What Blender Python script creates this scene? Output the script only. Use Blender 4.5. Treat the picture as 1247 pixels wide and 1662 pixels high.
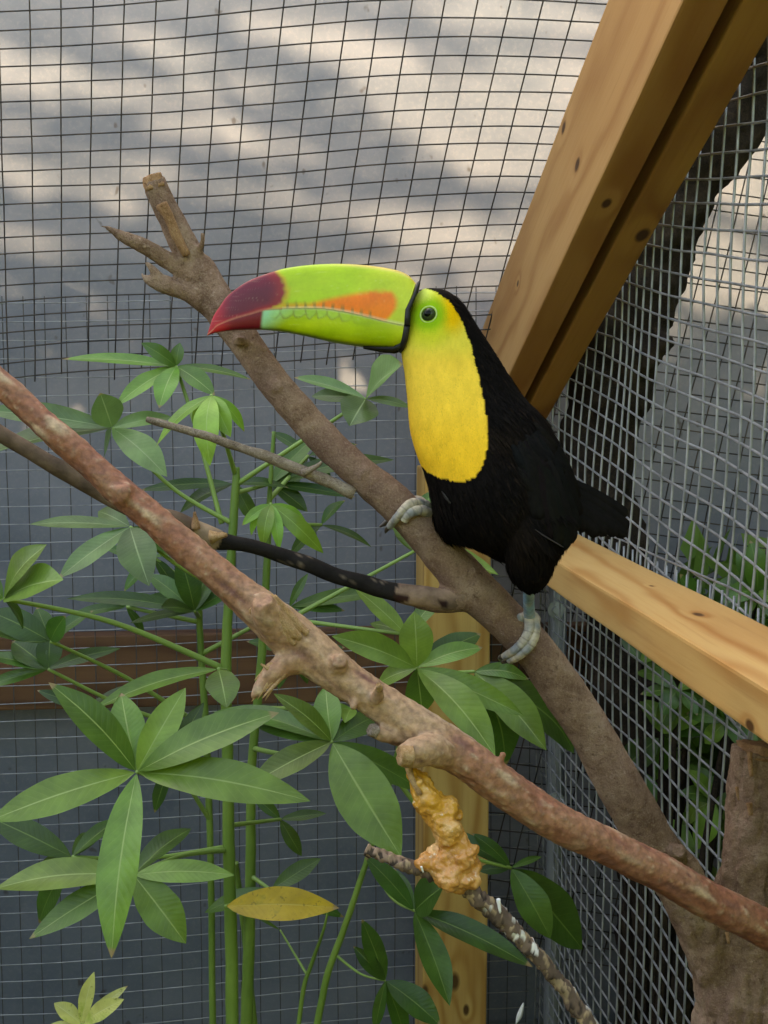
import bpy, bmesh, math, random
from mathutils import Vector, Matrix, noise
from mathutils.bvhtree import BVHTree
random.seed(7)
for o in list(bpy.data.objects):
    bpy.data.objects.remove(o)
SC = bpy.context.scene
COL = SC.collection

# ------------------------------------------------------------------ camera
FPX = 2088.0                       # focal length in photograph pixels (1247 wide)
EYE = Vector((0, 0, 1.5))
PITCH = math.radians(6.2)
FW = Vector((0, math.cos(PITCH), -math.sin(PITCH)))
UPV = Vector((0, math.sin(PITCH), math.cos(PITCH)))
RT = Vector((1, 0, 0))
cam = bpy.data.cameras.new('camera')
camo = bpy.data.objects.new('camera', cam)
COL.objects.link(camo)
camo.location = EYE
camo.rotation_euler = (math.pi / 2 - PITCH, 0, 0)
cam.sensor_fit = 'HORIZONTAL'
cam.sensor_width = 36
cam.lens = 36 * FPX / 1247
cam.clip_start = 0.02
cam.clip_end = 2000
SC.camera = camo

# ------------------------------------------------------------------ aviary frame of reference (corner walls are turned 6 degrees)
YAW = math.radians(6)
WU = Vector((math.cos(YAW), math.sin(YAW), 0))
WV = Vector((-math.sin(YAW), math.cos(YAW), 0))
def W(u, v, z):
    return WU * u + WV * v + Vector((0, 0, z))

# ------------------------------------------------------------------ world, sun, exposure
SUN_EL = math.radians(36)
sh = (WV * 0.93 - WU * 0.37).normalized()
SDIR = sh * math.cos(SUN_EL) + Vector((0, 0, math.sin(SUN_EL)))     # towards the sun
world = bpy.data.worlds.new('World')
SC.world = world
world.use_nodes = True
nt = world.node_tree
nt.nodes.clear()
sky = nt.nodes.new('ShaderNodeTexSky')
sky.sky_type = 'NISHITA'
sky.sun_disc = False
sky.sun_elevation = SUN_EL
sky.sun_rotation = math.atan2(SDIR.x, SDIR.y)
sky.dust_density = 2.5
sky.ozone_density = 0.8
bgn = nt.nodes.new('ShaderNodeBackground')
bgn.inputs['Strength'].default_value = 0.15
wo = nt.nodes.new('ShaderNodeOutputWorld')
nt.links.new(sky.outputs[0], bgn.inputs['Color'])
nt.links.new(bgn.outputs[0], wo.inputs['Surface'])
sun = bpy.data.lights.new('sun', 'SUN')
sun.energy = 3.6
sun.angle = math.radians(0.75)
sun.color = (1.0, 0.93, 0.84)
suno = bpy.data.objects.new('sun', sun)
COL.objects.link(suno)
suno.location = (0, 6, 8)
suno.rotation_euler = SDIR.to_track_quat('Z', 'Y').to_euler()
SC.view_settings.view_transform = 'Standard'
SC.view_settings.look = 'None'
SC.view_settings.gamma = 1
SC.view_settings.exposure = 3.0
SC.view_settings.use_white_balance = True
SC.view_settings.white_balance_temperature = 9300
SC.view_settings.white_balance_tint = 12
SC.view_settings.use_curve_mapping = False
SC.render.engine = 'CYCLES'
SC.cycles.use_denoising = True
SC.cycles.max_bounces = 8
SC.cycles.transparent_max_bounces = 8

# ------------------------------------------------------------------ helpers
def P(px, py, d):
    """world point d metres along the view axis that the photograph shows at (px, py)"""
    return EYE + FW * d + RT * ((px - 623.5) / FPX * d) + UPV * ((831 - py) / FPX * d)

def onwall(px, py, v):
    """point of the plane v = const that the photograph shows at (px, py)"""
    r = P(px, py, 1.0) - EYE
    t = (v - EYE.dot(WV)) / r.dot(WV)
    return EYE + r * t

def onside(px, py, u):
    r = P(px, py, 1.0) - EYE
    t = (u - EYE.dot(WU)) / r.dot(WU)
    return EYE + r * t

def tag(o, label=None, cat=None, group=None, kind=None):
    if label: o['label'] = label
    if cat: o['category'] = cat
    if group: o['group'] = group
    if kind: o['kind'] = kind
    return o

def thing(name, label, cat, loc, group=None):
    o = bpy.data.objects.new(name, None)
    o.empty_display_size = 0.05
    COL.objects.link(o)
    o.location = loc
    return tag(o, label, cat, group)

def wloc(o):
    p = Vector((0, 0, 0))
    while o is not None:
        p = p + o.location
        o = o.parent
    return p

def link(o, parent=None):
    COL.objects.link(o)
    if parent is not None:
        o.location = o.location - wloc(parent)
        o.parent = parent
    return o

def mk(name, verts, faces, mat, parent=None, smooth=True, cols=None, uvs=None, org=None):
    """mesh object from world-space vertices, origin in its middle"""
    if org is None:
        lo = [min(v[i] for v in verts) for i in range(3)]
        hi = [max(v[i] for v in verts) for i in range(3)]
        org = Vector([(a + b) / 2 for a, b in zip(lo, hi)])
    me = bpy.data.meshes.new(name)
    me.from_pydata([(v[0] - org[0], v[1] - org[1], v[2] - org[2]) for v in verts], [], faces)
    if smooth:
        me.polygons.foreach_set('use_smooth', [True] * len(me.polygons))
    if cols is not None:
        a = me.color_attributes.new('Col', 'FLOAT_COLOR', 'POINT')
        a.data.foreach_set('color', [c for col in cols for c in (col[0], col[1], col[2], 1.0)])
    if uvs is not None:
        ul = me.uv_layers.new(name='UVMap')
        idx = [0] * len(me.loops)
        me.loops.foreach_get('vertex_index', idx)
        ul.data.foreach_set('uv', [c for i in idx for c in uvs[i]])
    me.materials.append(mat)
    me.update()
    o = bpy.data.objects.new(name, me)
    o.location = org
    return link(o, parent)

def catmull(pts, per):
    """pts: list of tuples; smooth resample"""
    out = []
    n = len(pts)
    for i in range(n - 1):
        p0 = pts[max(i - 1, 0)]; p1 = pts[i]; p2 = pts[i + 1]; p3 = pts[min(i + 2, n - 1)]
        for k in range(per):
            t = k / per
            out.append(tuple(0.5 * ((2 * b) + (c - a) * t + (2 * a - 5 * b + 4 * c - d) * t * t + (3 * b - a - 3 * c + d) * t ** 3)
                             for a, b, c, d in zip(p0, p1, p2, p3)))
    out.append(tuple(pts[-1]))
    return out

def sweep(path, ring=12, cap=True, jag=0.0):
    """path: list of (Vector, radius) -> verts, faces"""
    vs, fs = [], []
    t0 = (path[1][0] - path[0][0]).normalized()
    nrm = t0.orthogonal().normalized()
    for i, (p, r) in enumerate(path):
        a = path[max(i - 1, 0)][0]; b = path[min(i + 1, len(path) - 1)][0]
        t = (b - a).normalized()
        nrm = (nrm - t * nrm.dot(t)).normalized()
        bn = t.cross(nrm)
        for k in range(ring):
            an = 2 * math.pi * k / ring
            q = p + (nrm * math.cos(an) + bn * math.sin(an)) * r
            if jag and i == len(path) - 1:
                q = q + t * random.uniform(-jag, jag)
            vs.append(q)
    for i in range(len(path) - 1):
        for k in range(ring):
            k2 = (k + 1) % ring
            fs.append((i * ring + k, i * ring + k2, (i + 1) * ring + k2, (i + 1) * ring + k))
    if cap:
        fs.append(tuple(range(ring - 1, -1, -1)))
        L = (len(path) - 1) * ring
        fs.append(tuple(range(L, L + ring)))
    return vs, fs

def pxpath(pts, per=6):
    """(px, py, width_px, depth) list -> (Vector, radius) path"""
    out = []
    for (x, y, w, d) in catmull(pts, per):
        out.append((P(x, y, d), max(0.0006, 0.5 * w * d / FPX)))
    return out

def join(parts):
    V, F = [], []
    for vs, fs in parts:
        b = len(V)
        V += vs
        F += [tuple(i + b for i in f) for f in fs]
    return V, F

def remesh(parts, voxel, smooth=4):
    V, F = join(parts)
    me = bpy.data.meshes.new('tmp')
    me.from_pydata([tuple(v) for v in V], [], F)
    o = bpy.data.objects.new('tmp', me)
    COL.objects.link(o)
    m = o.modifiers.new('r', 'REMESH'); m.mode = 'VOXEL'; m.voxel_size = voxel
    if smooth:
        s = o.modifiers.new('s', 'SMOOTH'); s.iterations = smooth; s.factor = 0.5
    dg = bpy.context.evaluated_depsgraph_get()
    dg.update()
    em = o.evaluated_get(dg).to_mesh()
    vs = [v.co.copy() for v in em.vertices]
    ns = [v.normal.copy() for v in em.vertices]
    fs = [tuple(p.vertices) for p in em.polygons]
    o.evaluated_get(dg).to_mesh_clear()
    bpy.data.objects.remove(o)
    bpy.data.meshes.remove(me)
    return vs, ns, fs

def bumps(vs, ns, layers):
    """layers: (scale, amplitude)"""
    out = []
    for v, n in zip(vs, ns):
        a = 0
        for sc, am in layers:
            a += am * noise.noise(v * sc)
        out.append(v + n * a)
    return out

# ------------------------------------------------------------------ materials
class NB:
    def __init__(s, name):
        s.m = bpy.data.materials.new(name)
        s.m.use_nodes = True
        s.t = s.m.node_tree
        s.t.nodes.clear()
        s.out = s.t.nodes.new('ShaderNodeOutputMaterial')
    def n(s, typ, **kw):
        x = s.t.nodes.new(typ)
        for k, v in kw.items():
            setattr(x, k, v)
        return x
    def put(s, sock, val):
        if hasattr(val, 'is_output'):
            s.t.links.new(val, sock)
        else:
            sock.default_value = val
    def math(s, op, a, b=None, c=None, clamp=False):
        x = s.n('ShaderNodeMath', operation=op)
        x.use_clamp = clamp
        s.put(x.inputs[0], a)
        if b is not None: s.put(x.inputs[1], b)
        if c is not None: s.put(x.inputs[2], c)
        return x.outputs[0]
    def mix(s, f, a, b, mode='MIX'):
        x = s.n('ShaderNodeMix', data_type='RGBA')
        x.blend_type = mode
        s.put(x.inputs[0], f)
        s.put(x.inputs[6], a if hasattr(a, 'is_output') else (*a, 1))
        s.put(x.inputs[7], b if hasattr(b, 'is_output') else (*b, 1))
        return x.outputs[2]
    def coord(s, kind='Object'):
        return s.n('ShaderNodeTexCoord').outputs[kind]
    def mapv(s, vec, scale=(1, 1, 1), loc=(0, 0, 0)):
        x = s.n('ShaderNodeMapping')
        s.put(x.inputs['Vector'], vec)
        x.inputs['Scale'].default_value = scale
        x.inputs['Location'].default_value = loc
        return x.outputs[0]
    def noise(s, vec, scale, detail=4, rough=0.55, dist=0):
        x = s.n('ShaderNodeTexNoise')
        s.put(x.inputs['Vector'], vec)
        s.put(x.inputs['Scale'], scale)
        x.inputs['Detail'].default_value = detail
        x.inputs['Roughness'].default_value = rough
        x.inputs['Distortion'].default_value = dist
        return x.outputs[0]
    def ramp(s, f, stops):
        x = s.n('ShaderNodeValToRGB')
        e = x.color_ramp.elements
        while len(e) < len(stops): e.new(0.5)
        for el, (p, c) in zip(e, stops):
            el.position = p
            el.color = (*c, 1) if len(c) == 3 else c
        s.put(x.inputs[0], f)
        return x.outputs[0]
    def rng(s, f, a, b, c=0.0, d=1.0):
        x = s.n('ShaderNodeMapRange', clamp=True)
        s.put(x.inputs[0], f)
        for i, v in enumerate((a, b, c, d)): x.inputs[i + 1].default_value = v
        return x.outputs[0]
    def bump(s, h, strength=0.3, dist=0.002):
        x = s.n('ShaderNodeBump')
        x.inputs['Strength'].default_value = strength
        x.inputs['Distance'].default_value = dist
        s.put(x.inputs['Height'], h)
        return x.outputs[0]
    def bsdf(s, col, rough=0.7, bump=None, spec=0.4, metal=0.0, trans=None, sub=None):
        b = s.n('ShaderNodeBsdfPrincipled')
        s.put(b.inputs['Base Color'], col if hasattr(col, 'is_output') else (*col, 1))
        s.put(b.inputs['Roughness'], rough)
        b.inputs['Metallic'].default_value = metal
        b.inputs['Specular IOR Level'].default_value = spec
        if bump is not None: s.put(b.inputs['Normal'], bump)
        o = b.outputs[0]
        if trans is not None:
            tcol, fac = trans
            t = s.n('ShaderNodeBsdfTranslucent')
            s.put(t.inputs['Color'], tcol if hasattr(tcol, 'is_output') else (*tcol, 1))
            if bump is not None: s.put(t.inputs['Normal'], bump)
            mx = s.n('ShaderNodeMixShader')
            s.put(mx.inputs[0], fac)
            s.t.links.new(o, mx.inputs[1])
            s.t.links.new(t.outputs[0], mx.inputs[2])
            o = mx.outputs[0]
        s.t.links.new(o, s.out.inputs['Surface'])
        return s.m

def m_plain(name, col, rough=0.6, spec=0.4, metal=0.0):
    return NB(name).bsdf(col, rough, None, spec, metal)

def m_vcol(name, rough=0.5, spec=0.4, nscale=60, namp=0.25, bstr=0.2, bscale=200):
    b = NB(name)
    a = b.n('ShaderNodeVertexColor', layer_name='Col').outputs[0]
    c = b.coord()
    n1 = b.noise(c, nscale, 5)
    col = b.mix(namp, a, b.mix(1.0, a, b.ramp(n1, [(0.3, (.35, .35, .35)), (0.7, (1.5, 1.5, 1.5))]), 'MULTIPLY'))
    n2 = b.noise(c, bscale, 3)
    return b.bsdf(col, rough, b.bump(n2, bstr, 0.001), spec)

def m_bark(name, dark, mid, light, scale=30, stretch=None, bstr=0.6, spots=None):
    b = NB(name)
    c = b.coord()
    n1 = b.noise(c, scale, 8, 0.65, 0.3)
    n2 = b.noise(c, scale * 5, 6, 0.7)
    n3 = b.noise(c, scale * 0.3, 3)
    col = b.ramp(n1, [(0.28, dark), (0.5, mid), (0.72, light)])
    col = b.mix(b.rng(n2, 0.56, 0.72), col, light)
    col = b.mix(b.rng(n2, 0.46, 0.3), col, dark)
    if spots:
        col = b.mix(b.rng(n3, 0.52, 0.66, 0, 0.75), col, spots)
    n4 = b.noise(c, scale * 22, 4, 0.7)
    col = b.mix(b.rng(n4, 0.52, 0.7, 0, 0.6), col, light)
    col = b.mix(b.rng(n4, 0.46, 0.3, 0, 0.6), col, dark)
    h = b.math('ADD', b.math('ADD', b.math('MULTIPLY', n2, 0.8), n1), b.math('MULTIPLY', n4, 0.5))
    return b.bsdf(col, 0.88, b.bump(h, bstr, 0.004), 0.15)

def m_wood(name, light, mid, dark, knots=(), seed=0.0, ring=34, weather=0.0):
    """pine board: local X runs along the board"""
    b = NB(name)
    c = b.coord()
    sx = b.n('ShaderNodeSeparateXYZ')
    b.put(sx.inputs[0], c)
    X, Y, Z = sx.outputs
    low = b.noise(b.mapv(c, (1.6, 7, 7), (seed, seed * 2, 0)), 1.6, 2, 0.5)
    phase = b.math('ADD', b.math('MULTIPLY', Y, ring), b.math('MULTIPLY', Z, ring * 0.8))
    phase = b.math('ADD', phase, b.math('MULTIPLY', low, 5.5))
    kmask = None
    for (kx, ky, kz, r) in knots:
        dx = b.math('DIVIDE', b.math('SUBTRACT', X, kx), r * 1.9)
        dy = b.math('DIVIDE', b.math('SUBTRACT', Y, ky), r)
        dz = b.math('DIVIDE', b.math('SUBTRACT', Z, kz), r)
        d2 = b.math('ADD', b.math('ADD', b.math('MULTIPLY', dx, dx), b.math('MULTIPLY', dy, dy)), b.math('MULTIPLY', dz, dz))
        phase = b.math('ADD', phase, b.math('MULTIPLY', b.math('POWER', 2.718, b.math('MULTIPLY', d2, -0.16)), 1.6))
        km = b.rng(b.math('ADD', d2, b.math('MULTIPLY', low, 0.6)), 1.7, 0.7)
        kmask = km if kmask is None else b.math('MAXIMUM', kmask, km)
    rings = b.math('SINE', b.math('MULTIPLY', phase, 3.1))
    rings = b.math('POWER', b.rng(rings, -1.0, 1.0), 2.2)
    fine = b.noise(b.mapv(c, (6, 160, 160), (seed, 0, 0)), 1.0, 5, 0.6)
    blot = b.noise(b.mapv(c, (2, 9, 9), (seed + 4, 0, 0)), 1.3, 4, 0.6)
    col = b.mix(b.rng(low, 0.35, 0.65), light, tuple((p + q) / 2 for p, q in zip(light, mid)))
    col = b.mix(b.math('MULTIPLY', rings, b.rng(blot, 0.3, 0.6, 0.5, 1.0)), col, tuple((p + q) / 2 for p, q in zip(mid, dark)))
    col = b.mix(b.rng(fine, 0.5, 0.75, 0, 0.55), col, mid)
    col = b.mix(b.rng(fine, 0.42, 0.25, 0, 0.35), col, dark)
    col = b.mix(b.rng(blot, 0.5, 0.75, 0, 0.35 + weather), col, dark)
    if kmask is not None:
        col = b.mix(kmask, col, tuple(x * 0.28 for x in dark))
    h = b.math('ADD', fine, b.math('MULTIPLY', rings, 0.4))
    return b.bsdf(col, 0.62, b.bump(h, 0.25, 0.0012), 0.3)

def m_leaf(name, top, vein, trans, rough=0.36, blotch=None, nv=26):
    b = NB(name)
    uv = b.n('ShaderNodeUVMap', uv_map='UVMap').outputs[0]
    sx = b.n('ShaderNodeSeparateXYZ')
    b.put(sx.inputs[0], uv)
    t, x = sx.outputs[0], sx.outputs[1]
    ax = b.math('ABSOLUTE', x)
    obj = b.n('ShaderNodeObjectInfo').outputs['Random']
    c = b.coord()
    n1 = b.noise(c, 45, 5)
    n2 = b.noise(c, 260, 3)
    sv = b.math('SINE', b.math('MULTIPLY', b.math('SUBTRACT', t, b.math('MULTIPLY', ax, 0.13)), nv * 2 * math.pi * 0.62))
    svl = b.math('MULTIPLY', b.rng(sv, 0.9, 1.0), b.rng(ax, 1.0, 0.5, 0.3, 1.0))
    mid = b.rng(ax, 0.055, 0.02)
    col = b.mix(b.rng(n1, 0.35, 0.7), tuple(k * 0.72 for k in top), tuple(k * 1.2 for k in top))
    hs = b.n('ShaderNodeHueSaturation')
    b.put(hs.inputs['Hue'], b.rng(obj, 0, 1, 0.475, 0.515))
    b.put(hs.inputs['Value'], b.rng(b.math('FRACT', b.math('MULTIPLY', obj, 7.3)), 0, 1, 0.62, 1.4))
    hs.inputs['Saturation'].default_value = 1.0
    b.put(hs.inputs['Color'], col)
    if not blotch: col = hs.outputs[0]
    col = b.mix(b.math('MULTIPLY', svl, 0.13), col, vein)
    col = b.mix(b.math('MULTIPLY', mid, 0.8), col, vein)
    tipm = b.math('MULTIPLY', b.rng(b.math('ADD', t, b.math('MULTIPLY', n1, 0.06)), 0.965, 0.985), b.rng(obj, 0.55, 0.6))
    col = b.mix(tipm, col, (.30, .20, .09))
    patch = b.noise(c, 16, 2)
    col = b.mix(b.rng(patch, 0.6, 0.75, 0, 0.35), col, tuple(k * 1.5 for k in top))
    if blotch:
        col = b.mix(b.rng(n1, 0.58, 0.66), col, blotch)
        col = b.mix(b.rng(n2, 0.62, 0.68, 0, 0.8), col, tuple(k * 0.4 for k in blotch))
    h = b.math('ADD', b.math('MULTIPLY', sv, -0.16), b.math('MULTIPLY', n2, 0.6))
    h = b.math('SUBTRACT', h, b.math('MULTIPLY', mid, 1.5))
    return b.bsdf(col, rough, b.bump(h, 0.22, 0.001), 0.4, trans=(trans, 0.3))

M = {}
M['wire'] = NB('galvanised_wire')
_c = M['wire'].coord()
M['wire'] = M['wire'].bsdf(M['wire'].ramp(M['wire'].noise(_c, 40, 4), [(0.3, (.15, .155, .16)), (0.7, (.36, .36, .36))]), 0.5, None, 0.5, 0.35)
M['wire_dark'] = NB('backlit_dark_wire')  # dark brown wire; silhouette against the bright sheet is put into the colour
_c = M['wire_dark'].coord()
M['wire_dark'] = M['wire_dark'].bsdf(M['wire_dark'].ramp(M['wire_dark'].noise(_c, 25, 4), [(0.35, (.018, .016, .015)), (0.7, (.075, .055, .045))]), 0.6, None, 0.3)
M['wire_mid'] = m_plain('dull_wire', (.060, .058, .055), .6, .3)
_b = NB('grey_sheet')
_c = _b.coord()
_n1 = _b.noise(_b.mapv(_c, (1, 1, 1.6)), 5, 6, 0.6)
_n2 = _b.noise(_c, 140, 4, 0.7)
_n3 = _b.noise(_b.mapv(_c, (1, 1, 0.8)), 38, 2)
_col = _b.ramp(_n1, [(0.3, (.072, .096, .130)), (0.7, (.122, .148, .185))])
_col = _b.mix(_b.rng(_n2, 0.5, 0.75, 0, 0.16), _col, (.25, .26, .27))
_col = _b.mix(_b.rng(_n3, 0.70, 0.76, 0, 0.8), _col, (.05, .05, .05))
_tc = _b.mix(1.0, _col, (2.7, 2.2, 1.75), 'MULTIPLY')
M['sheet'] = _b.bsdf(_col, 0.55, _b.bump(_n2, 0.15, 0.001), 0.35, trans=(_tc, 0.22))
M['soil'] = NB('soil')
_c = M['soil'].coord()
M['soil'] = M['soil'].bsdf(M['soil'].ramp(M['soil'].noise(_c, 3, 8), [(0.3, (.045, .036, .026)), (0.7, (.10, .08, .06))]), 0.95)
M['board'] = m_wood('brown_board', (.16, .075, .035), (.11, .045, .02), (.05, .02, .01), [(-.4, .01, -.018, .01)], 8.2, 30, 0.3)
M['bark_perch'] = m_bark('perch_bark', (.125, .068, .040), (.27, .162, .104), (.42, .29, .20), 34, bstr=.9, spots=(.17, .095, .07))
M['bark_trunk'] = m_bark('trunk_bark', (.06, .038, .026), (.17, .115, .08), (.30, .22, .165), 20, bstr=0.9, spots=(.12, .07, .045))
M['bark_red'] = m_vcol('red_bark', 0.6, 0.3, 240, 0.55, 0.9, 190)
M['bark_dead'] = m_vcol('dead_bark', 0.85, 0.2, 60, 0.8, 0.9, 170)
M['bark_twig'] = m_bark('twig_bark', (.09, .06, .04), (.24, .18, .13), (.38, .31, .24), 50)
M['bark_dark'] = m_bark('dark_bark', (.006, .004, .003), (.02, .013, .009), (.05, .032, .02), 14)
M['cutwood'] = m_bark('cut_wood', (.18, .08, .035), (.36, .19, .09), (.5, .30, .16), 60, bstr=0.8)
M['cutpale'] = m_bark('pale_cut_wood', (.30, .15, .06), (.52, .30, .14), (.66, .45, .25), 70, bstr=0.8)
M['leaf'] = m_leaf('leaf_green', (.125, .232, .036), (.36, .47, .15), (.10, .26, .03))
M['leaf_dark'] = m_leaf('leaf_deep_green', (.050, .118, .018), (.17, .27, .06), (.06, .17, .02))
M['leaf_grey'] = m_leaf('leaf_grey_green', (.115, .20, .060), (.30, .39, .17), (.12, .24, .06))
M['leaf_young'] = m_leaf('leaf_young_green', (.17, .34, .045), (.34, .5, .12), (.25, .5, .04))
M['leaf_yellow'] = m_leaf('leaf_yellow', (.56, .37, .022), (.56, .42, .07), (.5, .3, .02), blotch=(.34, .27, .02))
M['leaf_pale'] = m_leaf('leaf_pale_yellow', (.55, .55, .16), (.6, .6, .25), (.5, .5, .1), blotch=(.35, .42, .08))
_b = NB('green_stem')
_c = _b.coord()
M['stem'] = _b.bsdf(_b.ramp(_b.noise(_b.mapv(_c, (30, 30, 8)), 1, 5), [(0.3, (.075, .15, .022)), (0.7, (.17, .27, .05))]), 0.45)
M['petiole'] = m_plain('leaf_stalk_green', (.19, .30, .07), 0.45)
M['pole'] = m_plain('galvanised_pole', (.24, .25, .25), 0.45, 0.5, 0.4)
M['white'] = m_plain('white_dropping', (.75, .73, .68), 0.6)

# ================================================================== setting
S = 600
g = mk('ground', [(-S, -S, 0), (S, -S, 0), (S, S, 0), (-S, S, 0)], [(0, 1, 2, 3)], M['soil'], smooth=False)
tag(g, kind='structure')

def board(name, origin, ax, ay, L, Wd, T, mat, parent):
    """bevelled board centred on origin; ax along, ay across, az thickness"""
    ax = ax.normalized()
    ay = (ay - ax * ay.dot(ax)).normalized()
    az = ax.cross(ay)
    bm = bmesh.new()
    bmesh.ops.create_cube(bm, size=1)
    for v in bm.verts:
        v.co = Vector((v.co.x * L, v.co.y * Wd, v.co.z * T))
    bmesh.ops.bevel(bm, geom=list(bm.edges), offset=0.003, segments=2, affect='EDGES', profile=0.6)
    bmesh.ops.subdivide_edges(bm, edges=[e for e in bm.edges if e.calc_length() > 0.3], cuts=24)
    for v in bm.verts:                       # a sawn board is never quite straight
        v.co.y += 0.0012 * noise.noise(Vector((v.co.x * 4, v.co.z * 20, L)))
        v.co.z += 0.0010 * noise.noise(Vector((v.co.x * 4, v.co.y * 20, 7 + L)))
    me = bpy.data.meshes.new(name)
    bm.to_mesh(me)
    bm.free()
    me.polygons.foreach_set('use_smooth', [False] * len(me.polygons))
    me.materials.append(mat)
    o = bpy.data.objects.new(name, me)
    m = Matrix((ax, ay, az)).transposed()
    o.rotation_mode = 'QUATERNION'
    o.rotation_quaternion = m.to_quaternion()
    o.location = origin
    return link(o, parent)

ZV = Vector((0, 0, 1))
def knots_at(lst, pt, nrm, c, ax, ay):
    """pixels of the photograph on a board face -> knot centres in the board's own axes"""
    az = ax.cross(ay)
    out = []
    for (px, py, r) in lst:
        d = P(px, py, 1.0) - EYE
        q = EYE + d * ((pt - EYE).dot(nrm) / d.dot(nrm)) - c
        out.append((q.dot(ax), q.dot(ay), q.dot(az), r))
    return out
frame = thing('aviary_frame', 'pine timber frame with corner post, side rail and sloping double rafter', 'timber frame', W(0.30, 1.90, 0))
# corner post
PT = onwall(700, 762, 1.86).z
kk = knots_at([(738, 1594, .0085), (690, 1610, .006), (757, 1640, .005)], W(0, 1.86, 0), WV, W(0.305, 1.905, PT / 2), ZV, WU)
M['post'] = m_wood('post_pine', (.58, .37, .12), (.46, .24, .06), (.30, .13, .03), kk, 1.0, 55)
board('post', W(0.305, 1.905, PT / 2), ZV, WU, PT, 0.100, 0.089, M['post'], frame)
M['rafter'] = m_wood('cap_pine', (.46, .28, .11), (.38, .20, .07), (.26, .12, .04), (), 4.0, 40)
board('post_cap', W(0.312, 1.905, PT + 0.0145), WU, WV, 0.096, 0.086, 0.03, M['rafter'], frame)
# rail of the right wall
RZ = 1.243
rc = W(0.401, 1.02, RZ + 0.019)
kk = knots_at([(1058, 951, .0022), (1134, 998, .0050)], Vector((0, 0, RZ + .038)), ZV, rc, WV, WU) + knots_at([(1218, 1178, .0045)], W(.356, 0, 0), WU, rc, WV, WU)
M['rail'] = m_wood('rail_pine', (.64, .385, .14), (.54, .25, .065), (.36, .13, .03), kk, 2.3, 30)
board('rail', W(0.401, 1.02, RZ + 0.019), WV, WU, 1.86, 0.090, 0.038, M['rail'], frame)
# sloping double rafter that rises along the right wall towards the viewer
U0 = 0.356
a0 = onside(838, 585, U0)        # lower inner arris as the photograph shows it
a1 = onside(1105, 10, U0)
rdir = (a1 - a0).normalized()
rup = WU.cross(rdir)
if rup.z < 0: rup = -rup
for k, (uo, wd, mm) in enumerate(((0.019, 0.150, 'rafter'), (0.019 + 0.050, 0.140, 'rafter2'))):
    A = a0 - rdir * (0.36 if k == 0 else .33)
    B = a1 + rdir * 0.5
    c = (A + B) / 2 + WU * uo + rup * (wd / 2)
    if k == 0:
        kk = knots_at([(938, 267, .0060), (916, 207, .0055), (827, 405, .0050), (841, 460, .0038), (700, 640, .005)], a0, WU, c, rdir, rup) + knots_at([(985, 330, .0050)], a0, rup, c, rdir, rup)
        mt_ = m_wood('rafter_pine', (.46, .245, .088), (.39, .18, .055), (.26, .10, .025), kk, 3.9, 24)
    else:
        kk = knots_at([(1043, 382, .0075), (880, 600, .004)], a0, rup, c, rdir, rup)
        mt_ = m_wood('rafter_pine_back', (.42, .22, .06), (.33, .15, .035), (.20, .075, .017), kk, 6.1, 24)
    board('rafter', c, rdir, rup, (B - A).length, wd, 0.038, mt_, frame)
# brown board behind the rear mesh, held against the sheet wall
zt = onwall(120, 1033, 1.96).z
zb = onwall(120, 1152, 1.96).z
board('back_board', W(-0.42, 1.98, (zt + zb) / 2), WU, ZV, 2.9, zt - zb, 0.036, M['board'], frame)
board('sill_board', W(-0.42, 1.98, 0.10), WU, ZV, 2.9, 0.14, 0.036, M['board'], frame)
for u in (-1.75, 1.0):
    board('back_post', W(u, 2.05, 1.55), ZV, WU, 3.1, 0.09, 0.04, M['board'], frame)

# grey sheet wall behind the rear mesh
sheetwall = thing('sheet_wall', 'grey weathered sheet wall dappled with sunlight behind the rear wire mesh', 'wall', W(0.2, 2.01, 0))
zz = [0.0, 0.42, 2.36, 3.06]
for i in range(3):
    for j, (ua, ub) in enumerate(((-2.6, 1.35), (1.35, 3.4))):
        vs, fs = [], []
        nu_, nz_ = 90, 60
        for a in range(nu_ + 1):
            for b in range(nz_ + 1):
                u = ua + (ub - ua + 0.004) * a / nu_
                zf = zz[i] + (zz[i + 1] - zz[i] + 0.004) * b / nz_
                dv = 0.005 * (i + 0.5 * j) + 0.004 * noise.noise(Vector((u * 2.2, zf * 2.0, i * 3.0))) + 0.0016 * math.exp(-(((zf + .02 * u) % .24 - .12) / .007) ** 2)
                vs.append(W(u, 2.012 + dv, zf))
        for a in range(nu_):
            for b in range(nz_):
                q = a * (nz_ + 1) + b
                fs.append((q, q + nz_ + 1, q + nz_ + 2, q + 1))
        mk('sheet_panel', vs, fs, M['sheet'], sheetwall)

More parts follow.
